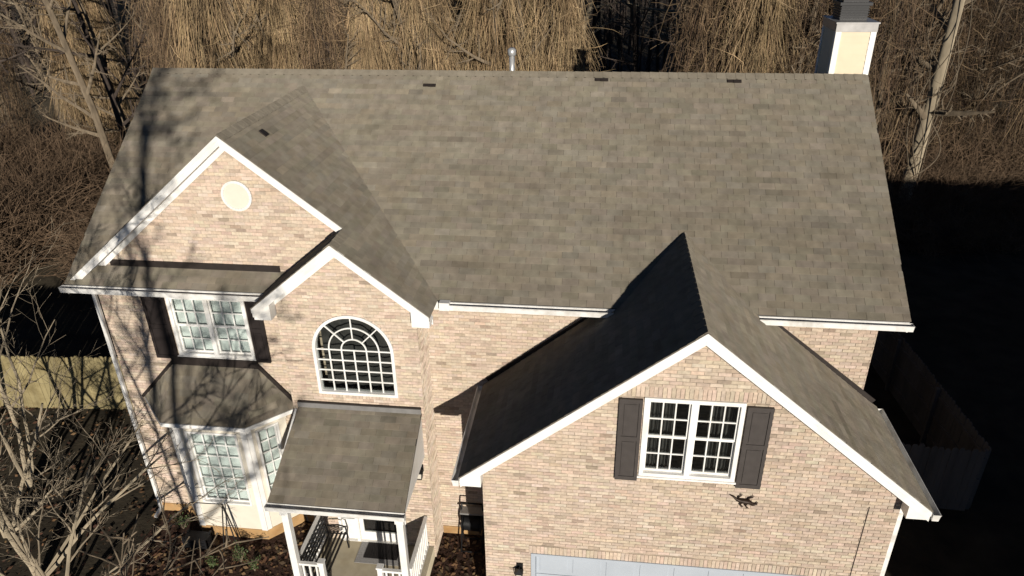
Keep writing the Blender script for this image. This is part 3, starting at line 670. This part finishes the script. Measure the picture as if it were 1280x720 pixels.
for x in (-4.95, -2.70):
    mb = MB(); mb.box((x-.065, -2.32, FZ), (x+.065, -2.19, PZ0-.32)); mb.box((x-.085, -2.34, FZ), (x+.085, -2.17, FZ+.14)); mb.box((x-.085, -2.34, PZ0-.42), (x+.085, -2.17, PZ0-.322)); mb.build('porch_post', 'white', house)
for x in (-4.42, -3.22):
    mb = MB(); mb.box((x-.05, -2.30, FZ), (x+.05, -2.20, FZ+.95)); mb.box((x-.065, -2.315, FZ+.95), (x+.065, -2.185, FZ+.99)); mb.build('newel_post', 'white', house)
def railing(p0, p1):
    p0 = Vector(p0); p1 = Vector(p1); mb = MB(); up_ = Vector((0,0,1))
    mb.bar(p0+up_*.88, p1+up_*.88, .07, .05); ro = mb.build('railing', 'white', house); mb = MB(); mb.bar(p0+up_*.10, p1+up_*.10, .05, .05); mb.build('bottom_rail', 'white', ro)
    n = max(2, int((p1-p0).length/.125))
    bb = MB(); bb.box((-.017,-.017,0), (.017,.017,.73)); me = bb.mesh('baluster', 'white')
    for i in range(n):
        o = bpy.data.objects.new('baluster', me); COL.objects.link(o); o.parent = ro; o.location = p0.lerp(p1, (i+.5)/n)+up_*.125
railing((-4.95, YW2-.03, FZ), (-4.95, -2.18, FZ)); railing((-2.70+.06, YW2-.03, FZ), (-2.70+.06, -2.18, FZ))
railing((-4.88, -2.25, FZ), (-4.47, -2.25, FZ)); railing((-3.17, -2.25, FZ), (-2.77, -2.25, FZ))
# front door with sidelight
x0, x1, z0, z1 = DOOR; y = YW2
mb = MB(); mb.box((x0, y-.03, z0), (x0+.06, y+.1, z1)); mb.box((x1-.06, y-.03, z0), (x1, y+.1, z1)); mb.box((x0+.06, y-.03, z1-.06), (x1-.06, y+.1, z1)); mb.box((-4.24, y-.03, z0), (-4.17, y+.1, z1-.06)); mb.box((x0+.06, y-.04, z0), (x1-.06, y+.12, z0+.04)); fd = mb.build('front_door', 'white', house)
mb = MB(); mb.box((-4.165, y+.03, z0+.042), (x1-.062, y+.07, z0+.28)); mb.box((-4.165, y+.03, z0+.281), (-4.08, y+.07, z1-.062)); mb.box((x1-.14, y+.03, z0+.281), (x1-.062, y+.07, z1-.062)); mb.box((-4.079, y+.03, z1-.16), (x1-.141, y+.07, z1-.062)); mb.build('door_leaf', 'white', fd)
mb = MB(); mb.box((-4.079, y+.045, z0+.281), (x1-.141, y+.05, z1-.161)); mb.build('pane', 'glass', fd)
mb = MB(); mb.box((-4.079, y+.13, z0+.05), (x1-.141, y+.16, z1-.161)); mb.build('inner_door', 'dshutter', fd)
mb = MB(); mb.box((x0+.062, y+.03, z0+.042), (-4.242, y+.07, z0+.62)); mb.build('sidelight_panel', 'white', fd); mb = MB(); mb.box((x0+.062, y+.03, z1-.15), (-4.242, y+.07, z1-.062)); mb.build('sidelight_panel', 'white', fd)
mb = MB(); mb.box((x0+.062, y+.045, z0+.621), (-4.242, y+.05, z1-.151)); mb.build('pane', 'glass', fd)
mb = MB(); mb.tube([(x1-.1, y+.02, 1.32), (x1-.1, y-.03, 1.32), (x1-.2, y-.035, 1.32)], .014, 8); mb.build('handle', 'galv', fd)

# ------------------------------------------------------------------ chimney and pipe (parts of the house)
CX0, CX1, CY0, CY1, CZ0, CZ1 = 5.50, 6.26, 4.42, 5.45, 8.4, 10.56
mb = MB(); mb.box((CX0, CY0, CZ0), (CX1, CY1, CZ1)); ch = mb.build('chimney', 'siding', house)
n = int((CZ1-CZ0)/.12); mb = MB()
for i in range(n):
    z = CZ0+i*.12; e = .014
    for (ax, ay, bx, by, nx, ny) in ((CX0+.09, CY0, CX1-.09, CY0, 0, -1), (CX0, CY1-.09, CX0, CY0+.09, -1, 0), (CX1, CY0+.09, CX1, CY1-.09, 1, 0)):
        mb.add([(ax+nx*e, ay+ny*e, z), (bx+nx*e, by+ny*e, z), (bx+nx*.002, by+ny*.002, z+.118), (ax+nx*.002, ay+ny*.002, z+.118), (ax, ay, z), (bx, by, z)], [(0,1,2,3), (5,1,0,4)])
mb.build('siding', 'siding', ch)
for x, y in ((CX0, CY0), (CX1, CY0), (CX0, CY1), (CX1, CY1)):
    sx = 1 if x == CX0 else -1; sy = 1 if y == CY0 else -1; mb = MB()
    a, b = sorted((x-sx*.022, x+sx*.09)); c, d = sorted((y-sy*.022, y+sy*.004)); mb.box((a, c, CZ0), (b, d, CZ1-.14))
    a, b = sorted((x-sx*.0215, x-sx*.001)); c, d = sorted((y+sy*.005, y+sy*.09)); mb.box((a, c, CZ0), (b, d, CZ1-.14)); mb.build('corner_board', 'white', ch)
mb = MB(); mb.box((CX0-.03, CY0-.03, CZ1-.139), (CX1+.03, CY1+.03, CZ1+.02)); mb.build('chimney_band', 'lead', ch)
mb = MB(); mb.box((CX0-.05, CY0-.05, CZ1+.021), (CX1+.05, CY1+.05, CZ1+.05)); mb.build('chimney_crown', 'lead', ch)
mb = MB(); mb.box((5.60, 4.72, CZ1+.051), (6.14, 5.26, CZ1+.34)); mb.box((5.55, 4.67, CZ1+.34), (6.19, 5.31, CZ1+.40)); mb.box((5.62, 4.74, CZ1+.40), (6.12, 5.24, CZ1+.6)); mb.box((5.5, 4.62, CZ1+.6), (6.24, 5.36, CZ1+.66))
for i in range(5): mb.box((5.58, 4.70, CZ1+.09+i*.05), (6.16, 5.28, CZ1+.105+i*.05))
mb.build('chimney_cap', 'black', ch)
mb = MB(); mb.tube([(-1.3, 4.6, 9.1), (-1.3, 4.6, 9.9)], .06, 14); mb.tube([(-1.3,4.6,9.86), (-1.3,4.6,9.90), (-1.3,4.6,10.0), (-1.3,4.6,10.04)], [.07,.095,.095,.05], 14); mb.tube([(-1.3,4.6,9.22), (-1.3,4.6,9.45)], [.2,.07], 14); mb.build('vent_pipe', 'galv', house, True)

# ------------------------------------------------------------------ small things on and around the house
mb = MB(); mb.box((5.36, YG-.006, .1), (5.375, YG+.02, 3.95)); mb.build("control_joint", "flash", house)
def wall_lamp(x, y, z, label):
    e_ = empty('wall_lamp', (x, y, z), label, 'lamp', 'black lantern wall lamps')
    mb = MB(); mb.box((-.06,-.025,-.09), (.06,-.002,.09)); mb.tube([(0,-.02,.02), (0,-.10,.06), (0,-.13,.03)], .012, 6); mb.build('bracket', 'black', e_)
    mb = MB()
    for sx in (-1, 1):
        for sy in (-1, 1): mb.bar((sx*.045, -.13+sy*.045, -.16), (sx*.06, -.13+sy*.06, -.01), .01, .01)
    mb.add([(-.075,-.205,-.01),(.075,-.205,-.01),(.075,-.055,-.01),(-.075,-.055,-.01),(0,-.13,.07)], [(0,1,4),(1,2,4),(2,3,4),(3,0,4),(3,2,1,0)])
    mb.box((-.05,-.18,-.18), (.05,-.08,-.16)); mb.build('lantern_frame', 'black', e_)
    mb = MB(); mb.box((-.042,-.172,-.158), (.042,-.088,-.012)); mb.build('glass', 'bulb', e_)
wall_lamp(-.42, YG, 1.90, 'black lantern on the brick wall beside the garage door')
wall_lamp(-2.66, YW2, 2.56, 'black lantern on the brick wall to the side of the porch roof')
# lizard ornament on garage wall
def lizard():
    e_ = empty('wall_ornament', (3.37, YG, 3.92), 'dark bronze lizard ornament crawling on the brick wall below the shutter', 'ornament')
    mb = MB(); P = lambda a: [(x, -.03, z) for x, z in a]
    mb.tube(P([(-.24,.10), (-.17,.06), (-.12,.01), (-.05,-.01), (.03,-.02), (.09,-.03), (.15,-.07), (.20,-.06), (.22,-.02)]), [.008,.016,.028,.045,.05,.042,.03,.018,.008], 7)
    for a in ([(-.08,0), (-.10,.07), (-.06,.10)], [(.05,0), (.07,.06), (.13,.08)], [(-.03,-.03), (-.06,-.10), (-.02,-.13)], [(.06,-.04), (.03,-.11), (.07,-.15)]): mb.tube(P(a), [.02,.015,.01], 6)
    mb.build('body', 'rust', e_, True)
    mb = MB()
    for fx, fz in ((-.06,.10), (.13,.08), (-.02,-.13), (.07,-.15)):
        for k in range(3): a = R(40+k*50 if fz > 0 else -40-k*50); mb.tube([(fx,-.03,fz), (fx+.035*math.cos(a),-.02,fz+.035*math.sin(a))], [.007,.004], 5)
    mb.build('toes', 'rust', e_)
lizard()
# hose reel cart
def reel():
    e_ = empty('hose_reel', (-1.72, -.34, .012), 'black hose reel on a grey stand by the garage side corner', 'hose reel')
    mb = MB()
    for x in (-.24, .24): mb.tube([(x,-.2,0), (x,-.04,.5), (x,.06,1.02), (x*.92,.05,1.22)], .018, 7); mb.tube([(x,.2,0), (x,-.02,.45)], .018, 7)
    mb.tube([(-.22,.05,1.22), (.22,.05,1.22)], .018, 7); mb.tube([(-.24,-.2,.02), (.24,-.2,.02)], .018, 7); mb.tube([(-.24,.2,.02), (.24,.2,.02)], .018, 7); mb.build('stand', 'black', e_, True)
    mb = MB(); mb.tube([(-.21,-.01,.72), (.21,-.01,.72)], .09, 14)
    for x in (-.2, .19): mb.tube([(x,-.01,.72), (x+.012,-.01,.72)], .23, 20)
    mb.build('drum', 'black', e_)
    mb = MB()
    for r_ in (.115, .145, .17):
        pts = [(-.17+.34*i/90, -.01+r_*math.cos(i*.9), .72+r_*math.sin(i*.9)) for i in range(91)]; mb.tube(pts, .017, 5)
    mb.build('hose', 'black', e_, True)
    mb = MB(); mb.box((-.26,-.06,.98), (.26,.16,1.02)); mb.build('tray', 'lead', e_)
reel()
# porch bench
def bench():
    e_ = empty('porch_bench', (-4.60, -1.55, FZ), 'black metal slatted bench on the porch beside the railing', 'bench')
    mb0 = MB(); mb0.bar((0,-.62,0), (0,.62,0), .045, .016); sl = mb0.mesh('slat', 'black')
    for i in range(5):
        o = bpy.data.objects.new('seat_slat', sl); COL.objects.link(o); o.parent = e_; o.location = (-.16+i*.085, 0, .42)
    for i in range(5):
        o = bpy.data.objects.new('back_slat', sl); COL.objects.link(o); o.parent = e_; o.location = (-.215-i*.018, 0, .52+i*.085); o.rotation_euler.y = R(75)
    for y in (-.58, .58):
        mb = MB(); mb.tube([(.22,y,0), (.20,y,.2), (.23,y,.40), (.20,y,.62), (.05,y,.66), (-.2,y,.62)], .018, 7); mb.tube([(-.26,y,0), (-.2,y,.25), (-.2,y,.45), (-.31,y,.92)], .018, 7); mb.tube([(.23,y,.40), (-.2,y,.40)], .015, 7); mb.build('end_frame', 'black', e_, True)
bench()
e_ = empty('door_mat', (-3.62, -1.06, FZ), 'black rubber doormat on a grey woven mat at the front door', 'doormat')
mb = MB(); mb.box((-.52,-.30,0), (.46,.30,.008)); mb.build('woven_mat', 'mat2', e_)
mb = MB(); mb.box((-.36,-.16,.0085), (.38,.27,.02)); 
for i in range(12): mb.box((-.33+i*.06,-.13,.02), (-.30+i*.06,.24,.026))
mb.build('rubber_mat', 'mat1', e_)
# black garden stand in front of the bay
def stand():
    e_ = empty('garden_stand', (-7.15, -.98, .012), 'thin black metal garden easel leaning in front of the bay window', 'garden stand')
    mb = MB(); mb.tube([(-.14,-.1,0), (0,.05,1.28)], .014, 6); mb.tube([(.22,-.1,0), (0,.05,1.28)], .014, 6); mb.tube([(.02,.28,0), (0,.05,1.28)], .014, 6); mb.tube([(-.08,-.045,.42), (.14,-.045,.42)], .012, 6); mb.build('legs', 'black', e_)
    mb = MB(); mb.tube([(-.75,.06,1.24), (-.3,.05,1.26), (0,.05,1.27)], .011, 6); mb.tube([(-.75,.06,1.24), (-.80,.06,1.20), (-.76,.06,1.16)], .01, 6); mb.build('hook_arm', 'black', e_)
stand()
e_ = empty('low_planter', (-7.95, -.95, .012), 'low dark slatted planter box at the foot of the bay', 'planter')
for i in range(3): mb = MB(); mb.box((-.28, -.14, .02+i*.085), (.28, .14, .09+i*.085)); mb.build('slat', 'black', e_)
for x in (-.26, .26):
    for y in (-.12, .12): mb = MB(); mb.box((x-.02, y-.035, 0), (x+.02, y+.035, .30)); mb.build('corner_post', 'black', e_)
# small shrubs in the bed
def shrub(x, y, h, seed, label):
    rnd = random.Random(seed); e_ = empty('small_shrub', (x, y, .01), label, 'shrub', 'small shrubs in the front bed')
    mb = MB(); lf = MB()
    for i in range(14):
        a = rnd.uniform(0, 6.28); l = h*rnd.uniform(.6, 1); sp = rnd.uniform(.1, .5)*h
        tip = Vector((math.cos(a)*sp, math.sin(a)*sp, l)); mb.tube([(0,0,0), tip*.5+Vector((0,0,.04)), tip], [.006,.005,.003], 4)
        for k in range(16):
            p = tip*rnd.uniform(.35, 1.05)+Vector((rnd.gauss(0,.03), rnd.gauss(0,.03), rnd.gauss(0,.03))); d = Vector((rnd.gauss(0,1), rnd.gauss(0,1), rnd.uniform(-.2,1))).normalized()*rnd.uniform(.03,.055); s = d.cross(Vector((rnd.gauss(0,1), rnd.gauss(0,1), rnd.gauss(0,1)))).normalized()*d.length*.35
            lf.add([p, p+d*.5+s, p+d, p+d*.5-s], [(0,1,2,3)])
    mb.build('stems', 'bark', e_); lf.build('leaves', 'green', e_)
shrub(-6.75, -1.35, .42, 3, 'small leafy green shrub in the mulch in front of the bay window'); shrub(-6.35, -1.55, .36, 4, 'low green shrub between the bay window and the porch')
shrub(-8.55, -.55, .45, 6, 'small green shrub at the left foot of the bay window'); shrub(-7.3, -1.55, .3, 7, 'tiny green shrub beside the black garden easel')

# ------------------------------------------------------------------ fences
def fence(p0, p1, h, label, material, group=None, pk=.142):
    p0 = Vector(p0); p1 = Vector(p1); d = p1-p0; L = d.length; a = math.atan2(d.y, d.x)
    e_ = empty('wood_fence', p0, label, 'fence', group, a); rnd = random.Random(int(L*100))
    mb0 = MB(); mb0.prism([(-.068,0), (.068,0), (.068,h-.05), (.035,h), (-.035,h), (-.068,h-.05)], -.01, .01); me = mb0.mesh('picket', material)
    for i in range(int(L/pk)):
        o = bpy.data.objects.new('picket', me); COL.objects.link(o); o.parent = e_; o.location = ((i+.5)*pk, -.03+rnd.uniform(-.004, .004), rnd.uniform(0, .0)); o.scale.z = 1+rnd.uniform(-.02, .012); o.rotation_euler.y = rnd.uniform(-.006, .006)
    for z in (.3, h*.5, h-.3): mb = MB(); mb.box((0, -.018, z-.045), (L, .018, z+.045)); mb.build('rail', material, e_)
    for i in range(int(L/2.4)+1): mb = MB(); x = min(i*2.4, L-.05); mb.box((x-.045, .02, 0), (x+.045, .11, h-.05)); mb.build('post', material, e_)
fence((-20.5, 3.2), (WXL-.1, 3.95), 1.75, 'sunlit yellow brown picket fence running from the corner of the brick house past the bare trees', 'wood') if False else None
fence(Vector((-20.5, 3.15, 0)), Vector((WXL-.08, 3.95, 0)), 1.8, 'sunlit yellow brown picket fence beside the bare trees', 'wood')
fence(Vector((WXR+.08, 2.12, 0)), Vector((9.74, 1.98, 0)), 1.8, 'weathered grey picket fence in shade beside the garage gutter', 'greywood')
fence(Vector((9.78, 2.05, 0)), Vector((8.95, 17.5, 0)), 1.8, 'dark picket fence running back along the side yard to the woods', 'greywood')

# ------------------------------------------------------------------ trees
def grow(trunk, crown, p, d, L, r, lvl, rnd, nmax, droop=0., wig=.18, minr=.004, trop=.06, kids=(4, 7), ratio=.62, sides=6, spread=(35, 65), start=.3):
    """recursive limb; level 0 goes to trunk mesh"""
    seg = max(4, 7-lvl); pts = [p.copy()]; rad = [r]; dd = d.copy()
    for i in range(seg):
        dd = (dd+Vector((rnd.gauss(0,wig), rnd.gauss(0,wig), rnd.gauss(0,wig)*.6+trop-droop*lvl))).normalized()
        pts.append(pts[-1]+dd*L/seg); rad.append(max(minr*.6, r*(1-(i+1)/seg*(.55 if lvl == 0 else .75))))
    (trunk if lvl == 0 else crown).tube(pts, rad, max(3, sides-lvl), cap=False)
    if lvl >= nmax: return
    n = rnd.randint(*kids)
    for k in range(n):
        t = start+(1-start)*(k+rnd.random())/n; f = t*seg; i = min(int(f), seg-1); q = pts[i].lerp(pts[i+1], f-i); rr = rad[i]+(rad[i+1]-rad[i])*(f-i)
        ax = (pts[i+1]-pts[i]).normalized(); perp = ax.cross(Vector((rnd.gauss(0,1), rnd.gauss(0,1), rnd.gauss(0,1)))).normalized()
        an = R(rnd.uniform(*spread)); nd = (ax*math.cos(an)+perp*math.sin(an)).normalized()
        grow(trunk, crown, q, nd, L*ratio*rnd.uniform(.6, 1.1)*(1-.35*t), max(minr, rr*.62), lvl+1, rnd, nmax, droop, wig, minr, trop, kids, ratio, sides, spread, .2)
def bare_tree(name, loc, stems, seed, label, cat='tree', group=None, bark='palebark', twig='twig', nmax=4, minr=.004, kids=(4,7), ratio=.62, wig=.18, trop=.06, spread=(35,65), start=.3, sides=7):
    e_ = empty(name, loc, label, cat, group); rnd = random.Random(seed); tr = MB(); cr = MB()
    for (d, L, r) in stems:
        grow(tr, cr, Vector((0,0,-.05)), Vector(d).normalized(), L, r, 0, rnd, nmax, 0, wig, minr, trop, kids, ratio, sides, spread, start)
    tr.build('trunk', bark, e_, True); cr.build('crown', twig, e_, True); return e_
# foreground bare trees at the left
FG = dict(nmax=3, minr=.005, kids=(4,5), ratio=.62, wig=.085, trop=.03, spread=(25,50))
bare_tree('bare_tree', (-10.9, -2.3, 0), [((.15,-.1,1), 4.4, .06), ((-.45,.3,1), 4.8, .05), ((.8,.4,.7), 4.4, .045), ((.1,-.5,.7), 3.4, .04), ((.45,.8,.8), 4.0, .04)], 101, 'pale many stemmed bare tree growing beside the left corner of the house', **FG)
bare_tree('bare_tree', (-13.2, .4, 0), [((.10,-.1,1), 6.4, .06), ((-.35,.1,1), 5.8, .05), ((.4,.1,.9), 5.4, .05)], 102, 'slender bare sapling standing in front of the sunlit picket fence', **FG)
bare_tree('bare_tree', (-10.0, -2.9, 0), [((.25,.3,.9), 3.4, .045), ((.85,.5,.6), 3.4, .04), ((-.5,.4,.7), 3.0, .04), ((.1,-.3,.8), 2.6, .035)], 103, 'low twiggy bare shrub tree in front of the mulch bed', **FG)
bare_tree('bare_tree', (-15.8, 1.6, 0), [((.2,-.1,1), 6.5, .07), ((-.3,-.2,1), 6.0, .06)], 104, 'taller bare sapling beyond the pale many stemmed tree', **FG)
bare_tree('bare_tree', (-12.6, -1.2, 0), [((.5,.2,.7), 4.0, .05), ((-.3,.5,.8), 3.8, .045), ((.2,-.4,.8), 3.4, .04), ((.8,-.1,.4), 3.4, .04)], 105, 'wide low bare tree with arching pale limbs in the side yard', **FG)
# trees on the front lawn (behind the camera) whose shadows fall on the left of the house
for i, (x, y, h, r_, ra, sd_, nm, kd, mr, lab) in enumerate(((-5.9, -9.0, 8.2, .055, .55, 201, 3, (6,8), .013, 'small leafless shade tree on the front lawn nearest the brick house'), (-4.9, -12.6, 10.5, .08, .52, 202, 3, (7,9), .016, 'leafless shade tree in the middle of the front lawn'),
        (-2.4, -19.5, 15, .12, .42, 203, 4, (6,8), .016, 'tall leafless shade tree farther out on the front lawn'), (.5, -24.5, 17, .15, .40, 204, 4, (6,9), .018, 'tallest leafless shade tree out by the road'))):
    bare_tree('shade_tree', (x, y, 0), [((-.02,.03,1), h, r_)], sd_, lab, bark='bark', twig='bark', nmax=nm, kids=kd, minr=mr, ratio=ra, start=.25, wig=.10)

# unseen houses added out of frame on the right to shade the side yard
def shading_house(x, y, label):
    e_ = empty('added_shading_house', (x, y, 0), label, 'house')
    mb = MB(Matrix.Rotation(R(90), 4, 'Z')); mb.prism([(-4.8,0), (4.8,0), (4.8,5.8), (0,8.7), (-4.8,5.8)], -6.5, 6.5); mb.build('wall', 'siding', e_, fixn=True)
    for s in (-1, 1):
        mb = MB(Matrix.Rotation(R(90), 4, 'Z')); mb.prism([(s*5.2,5.55), (0,8.7), (0,8.9), (s*5.2,5.75)], -6.9, 6.9); mb.build('roof', 'deck', e_, fixn=True)
    for wx in (-4, -1.4, 1.4, 4):
        for z in (1, 4.0):
            mb = MB(); mb.box((wx-.55,-4.84,z), (wx+.55,-4.805,z+1.4)); wv = mb.build('window', 'white', e_); mb = MB(); mb.box((wx-.47,-4.86,z+.08), (wx+.47,-4.845,z+1.32)); mb.build('pane', 'black', wv)
shading_house(18.2, -8.2, 'tan sided neighbour house with a gable roof past the dark side yard')
shading_house(32.2, -8.6, 'second unseen tan sided house, added beyond the first one for more shade')

# ------------------------------------------------------------------ the woods
def strands(mb, rnd, n, H, Rf, pal, lo=.1, rad=(.005,.0125), ln=(1.4, 5), mess=.10, cross=.08):
    for i in range(n):
        th = rnd.uniform(0, 2*math.pi); h = H*(lo+(1-lo)*rnd.random()**.75); L = rnd.uniform(*ln); k = 5
        rr = Rf(th, h)*rnd.uniform(.75, 1.06); p = Vector((rr*math.cos(th), rr*math.sin(th), h)); pts = [p]
        if rnd.random() < cross: d = Vector((rnd.gauss(0,1), rnd.gauss(0,1), rnd.gauss(0,.7))).normalized(); L *= .5; ms = .5
        else: d = Vector((rnd.gauss(0,.12), rnd.gauss(0,.12), -1)).normalized(); ms = mess
        for j in range(k):
            d = (d+Vector((rnd.gauss(0,ms), rnd.gauss(0,ms), rnd.gauss(0,ms)*.4))).normalized(); q = pts[-1]+d*L/k
            if q.z < .02: q.z = .02
            pts.append(q)
        r = rnd.uniform(*rad); mb.tube(pts, [r*.8, r, r, r, r*.8, r*.4], 3, jit(rnd.choice(pal), rnd, .25), False)
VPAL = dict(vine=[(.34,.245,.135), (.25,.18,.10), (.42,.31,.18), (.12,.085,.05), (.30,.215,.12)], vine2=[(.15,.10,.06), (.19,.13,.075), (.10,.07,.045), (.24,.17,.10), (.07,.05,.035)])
def vine_tree(seed, H, W, n, vm, cross=.12):
    rnd = random.Random(seed); e_ = empty('vine_covered_tree', (0,0,0)); tr = MB(); cr = MB()
    grow(tr, cr, Vector((0,0,-.1)), Vector((rnd.gauss(0,.04), rnd.gauss(0,.04), 1)).normalized(), H*1.05, .17, 0, rnd, 3, 0, .08, .012, .05, (6,9), .36, 8, (40,75), .35)
    tr.build('trunk', 'bark', e_, True); cr.build('crown', 'bark', e_, True)
    ph = [rnd.uniform(0, 6.28) for _ in range(6)]
    def Rf(th, h):
        t = h/H
        return W*(.55+.45*math.sin(min(1, (1-t)*2.2)*math.pi/2))*(1+.28*math.sin(2*th+ph[0])+.18*math.sin(5*th+ph[1])+.18*math.sin(h*1.3+ph[2])+.12*math.sin(3*th+h*2.1+ph[3]))
    mb = MB(); strands(mb, rnd, n, H, Rf, VPAL[vm], .08, cross=cross)
    tag(mb.build('vine_curtain', vm, e_), kind='stuff'); return e_
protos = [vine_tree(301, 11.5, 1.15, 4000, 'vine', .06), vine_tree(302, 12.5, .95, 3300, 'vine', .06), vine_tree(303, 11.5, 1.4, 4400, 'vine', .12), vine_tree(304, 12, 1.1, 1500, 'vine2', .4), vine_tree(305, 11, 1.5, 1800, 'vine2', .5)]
def bare_wood(seed, H, r, bark):
    rnd = random.Random(seed); e_ = empty('woodland_tree', (0,0,0)); tr = MB(); cr = MB()
    grow(tr, cr, Vector((0,0,-.1)), Vector((rnd.gauss(0,.06), rnd.gauss(0,.06), 1)).normalized(), H, r, 0, rnd, 3, 0, .06, .010, .03, (9,13), .28, 8, (40,80), .15)
    tr.build('trunk', bark, e_, True); cr.build('crown', bark, e_, True); return e_
bprotos = [bare_wood(401, 15, .16, 'bark'), bare_wood(402, 16, .2, 'palebark'), bare_wood(403, 14, .11, 'bark'), bare_wood(404, 15, .14, 'darkbark')]
def thicket(seed, H, W, n):
    rnd = random.Random(seed); e_ = empty('brush_thicket', (0,0,0)); mb = MB()
    for i in range(n):
        a = rnd.uniform(0, 6.28); rr = W*math.sqrt(rnd.random()); p = Vector((rr*math.cos(a), rr*math.sin(a), 0)); d = Vector((rnd.gauss(0,.4), rnd.gauss(0,.4), 1)).normalized(); L = H*rnd.uniform(.4, 1.1); pts = [p]
        for j in range(6):
            d = (d+Vector((rnd.gauss(0,.28), rnd.gauss(0,.28), rnd.gauss(0,.2)-.10))).normalized(); q = pts[-1]+d*L/6
            q.z = max(q.z, .02); pts.append(q)
        r = rnd.uniform(.008, .02); mb.tube(pts, [r, r, r*.9, r*.8, r*.7, r*.5, r*.3], 3, cap=False)
        for k in range(2):
            s = pts[rnd.randint(2, 5)]; dd = Vector((rnd.gauss(0,1), rnd.gauss(0,1), rnd.gauss(.2,.6))).normalized(); mb.tube([s, s+dd*.3, s+dd*.6+Vector((0,0,rnd.gauss(0,.1)))], [r*.6, r*.5, r*.3], 3, cap=False)
    tag(mb.build('stems', 'brush', e_), kind='stuff'); return e_
tprotos = [thicket(501, 3.2, 1.7, 700), thicket(502, 4.2, 1.8, 800), thicket(503, 2.4, 1.9, 700)]
used = {}
def place(proto, x, y, rz, s, label, cat, group, sz=1.0):
    o = proto if proto.name not in used else copy_tree(proto)
    used.setdefault(proto.name, 1); o.location = (x, y, 0); o.rotation_euler = (0, 0, rz); o.scale = (s, s, s*sz); tag(o, label, cat, group)
def where(x):
    return 'beyond the sunlit picket fence' if x < -13 else ('behind the long roof ridge' if x < 10.5 else 'past the dark side yard')
def put_vine(p, x, y, s_):
    t = 'tree draped in a tan curtain of dead vines' if p in protos[:3] else 'tree tangled in brown curling vines'
    place(p, x, y, rnd.uniform(0, 6.28), s_, 'leafless '+t+' '+where(x), 'tree', t.replace('tree', 'trees', 1)+' '+where(x))
rnd = random.Random(77)
x = -20.0
while x < 24:                                     # front rank of vine-hung trees
    if not -1.6 < x < 3.6:
        y = 21.5+rnd.uniform(-1.2, 1.8)+(1.5 if x > 14 else 0)
        if 12.4 < x < 15.4: y = 23.6
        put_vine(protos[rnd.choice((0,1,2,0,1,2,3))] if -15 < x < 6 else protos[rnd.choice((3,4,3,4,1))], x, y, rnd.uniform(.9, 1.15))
    x += rnd.uniform(1.7, 3.0)
x = -34.0
while x < 36:                                     # second rank
    if not -1.6 < x < 4.2: put_vine(protos[rnd.choice((0,1,2,3,4))], x, 26.5+rnd.uniform(-1.5, 2), rnd.uniform(.95, 1.2))
    x += rnd.uniform(3.4, 6.0)
for i in range(80):
    k = rnd.choice((0,0,1,2,2,3,3)); y = rnd.uniform(17.5, 42); x = rnd.uniform(-1, 1)*(15+.75*y)-2
    if y < 22 and -17 < x < 12: y += 6
    if -.2 < x < 2.6 and k != 3: continue
    if 10.5 < x < 19 and y < 27: continue
    t = ('leafless grey brown woodland tree', 'pale barked leafless woodland tree', 'thin leafless woodland tree with many side twigs', 'dark barked leafless woodland tree')[k]
    place(bprotos[k], x, y, rnd.uniform(0, 6.28), rnd.uniform(.8, 1.2), t+' '+where(x), 'tree', t.replace('tree', 'trees', 1)+' '+where(x))
for i in range(48):
    k = rnd.randrange(3)
    if i < 27: x = rnd.uniform(-36, -14); y = rnd.uniform(9.5, 22)+max(0, -x-26)*.3
    else: x = rnd.uniform(13, 27); y = rnd.uniform(18, 27)
    place(tprotos[k], x, y, rnd.uniform(0, 6.28), rnd.uniform(.8, 1.3), 'tangled brown brush thicket '+where(x), 'thicket', 'brush thickets '+where(x))
# thick pale trunk past the chimney
e_ = empty('pale_trunk_tree', (13.9, 19.4, 0), 'thick pale straight trunk wound with curling vines just past the chimney end of the roof', 'tree'); rnd2 = random.Random(9); tr = MB(); cr = MB()
grow(tr, cr, Vector((0,0,-.1)), Vector((.02,-.03,1)).normalized(), 14, .31, 0, rnd2, 3, 0, .03, .014, .02, (8,10), .22, 10, (50,85), .3)
tr.build('trunk', 'palebark', e_, True); cr.build('crown', 'bark', e_, True)
mb = MB()
for i in range(16):
    z0 = rnd2.uniform(1, 8); a0 = rnd2.uniform(0, 6.28); L_ = rnd2.uniform(2, 5); tw_ = rnd2.uniform(-4, 4); bow = rnd2.uniform(0, .7); pts = []
    for j in range(16): t = j/15; z = z0+t*L_; a = a0+t*tw_; r_ = .38*(1-.03*z)+bow*math.sin(t*math.pi); pts.append((.02*z+r_*math.cos(a), -.03*z+r_*math.sin(a), z))
    mb.tube(pts, rnd2.uniform(.014, .03), 5, cap=False)
tag(mb.build('vines', 'bark', e_), kind='stuff')
# far woods, one mass
def far_woods():
    rnd = random.Random(88); mb = MB()
    for i in range(900):
        y = 42+rnd.random()**1.3*75; x = rnd.uniform(-1, 1)*(25+.8*y)-3; H = rnd.uniform(9, 17); r = rnd.uniform(.06, .2)
        top = Vector((x+rnd.gauss(0,.8), y+rnd.gauss(0,.8), H)); mb.tube([(x,y,-.1), ((x+top.x)/2+rnd.gauss(0,.2), (y+top.y)/2, H/2), top], [r, r*.7, r*.2], 5, cap=False)
        for k in range(14):
            t = rnd.uniform(.1, .98); p = Vector((x,y,0)).lerp(top, t); d = Vector((rnd.gauss(0,1), rnd.gauss(0,1), rnd.uniform(-.2, 1))).normalized(); L = rnd.uniform(.8, 2.6)
            mb.tube([p, p+d*L*.5+Vector((0,0,rnd.gauss(0,.15))), p+d*L+Vector((0,0,rnd.gauss(0,.3)))], [.03,.022,.008], 3, cap=False)
    tag(mb.build('far_woods', 'darkbark'), 'distant mass of bare brown trees deep in the woods', 'woods', kind='stuff')
far_woods()
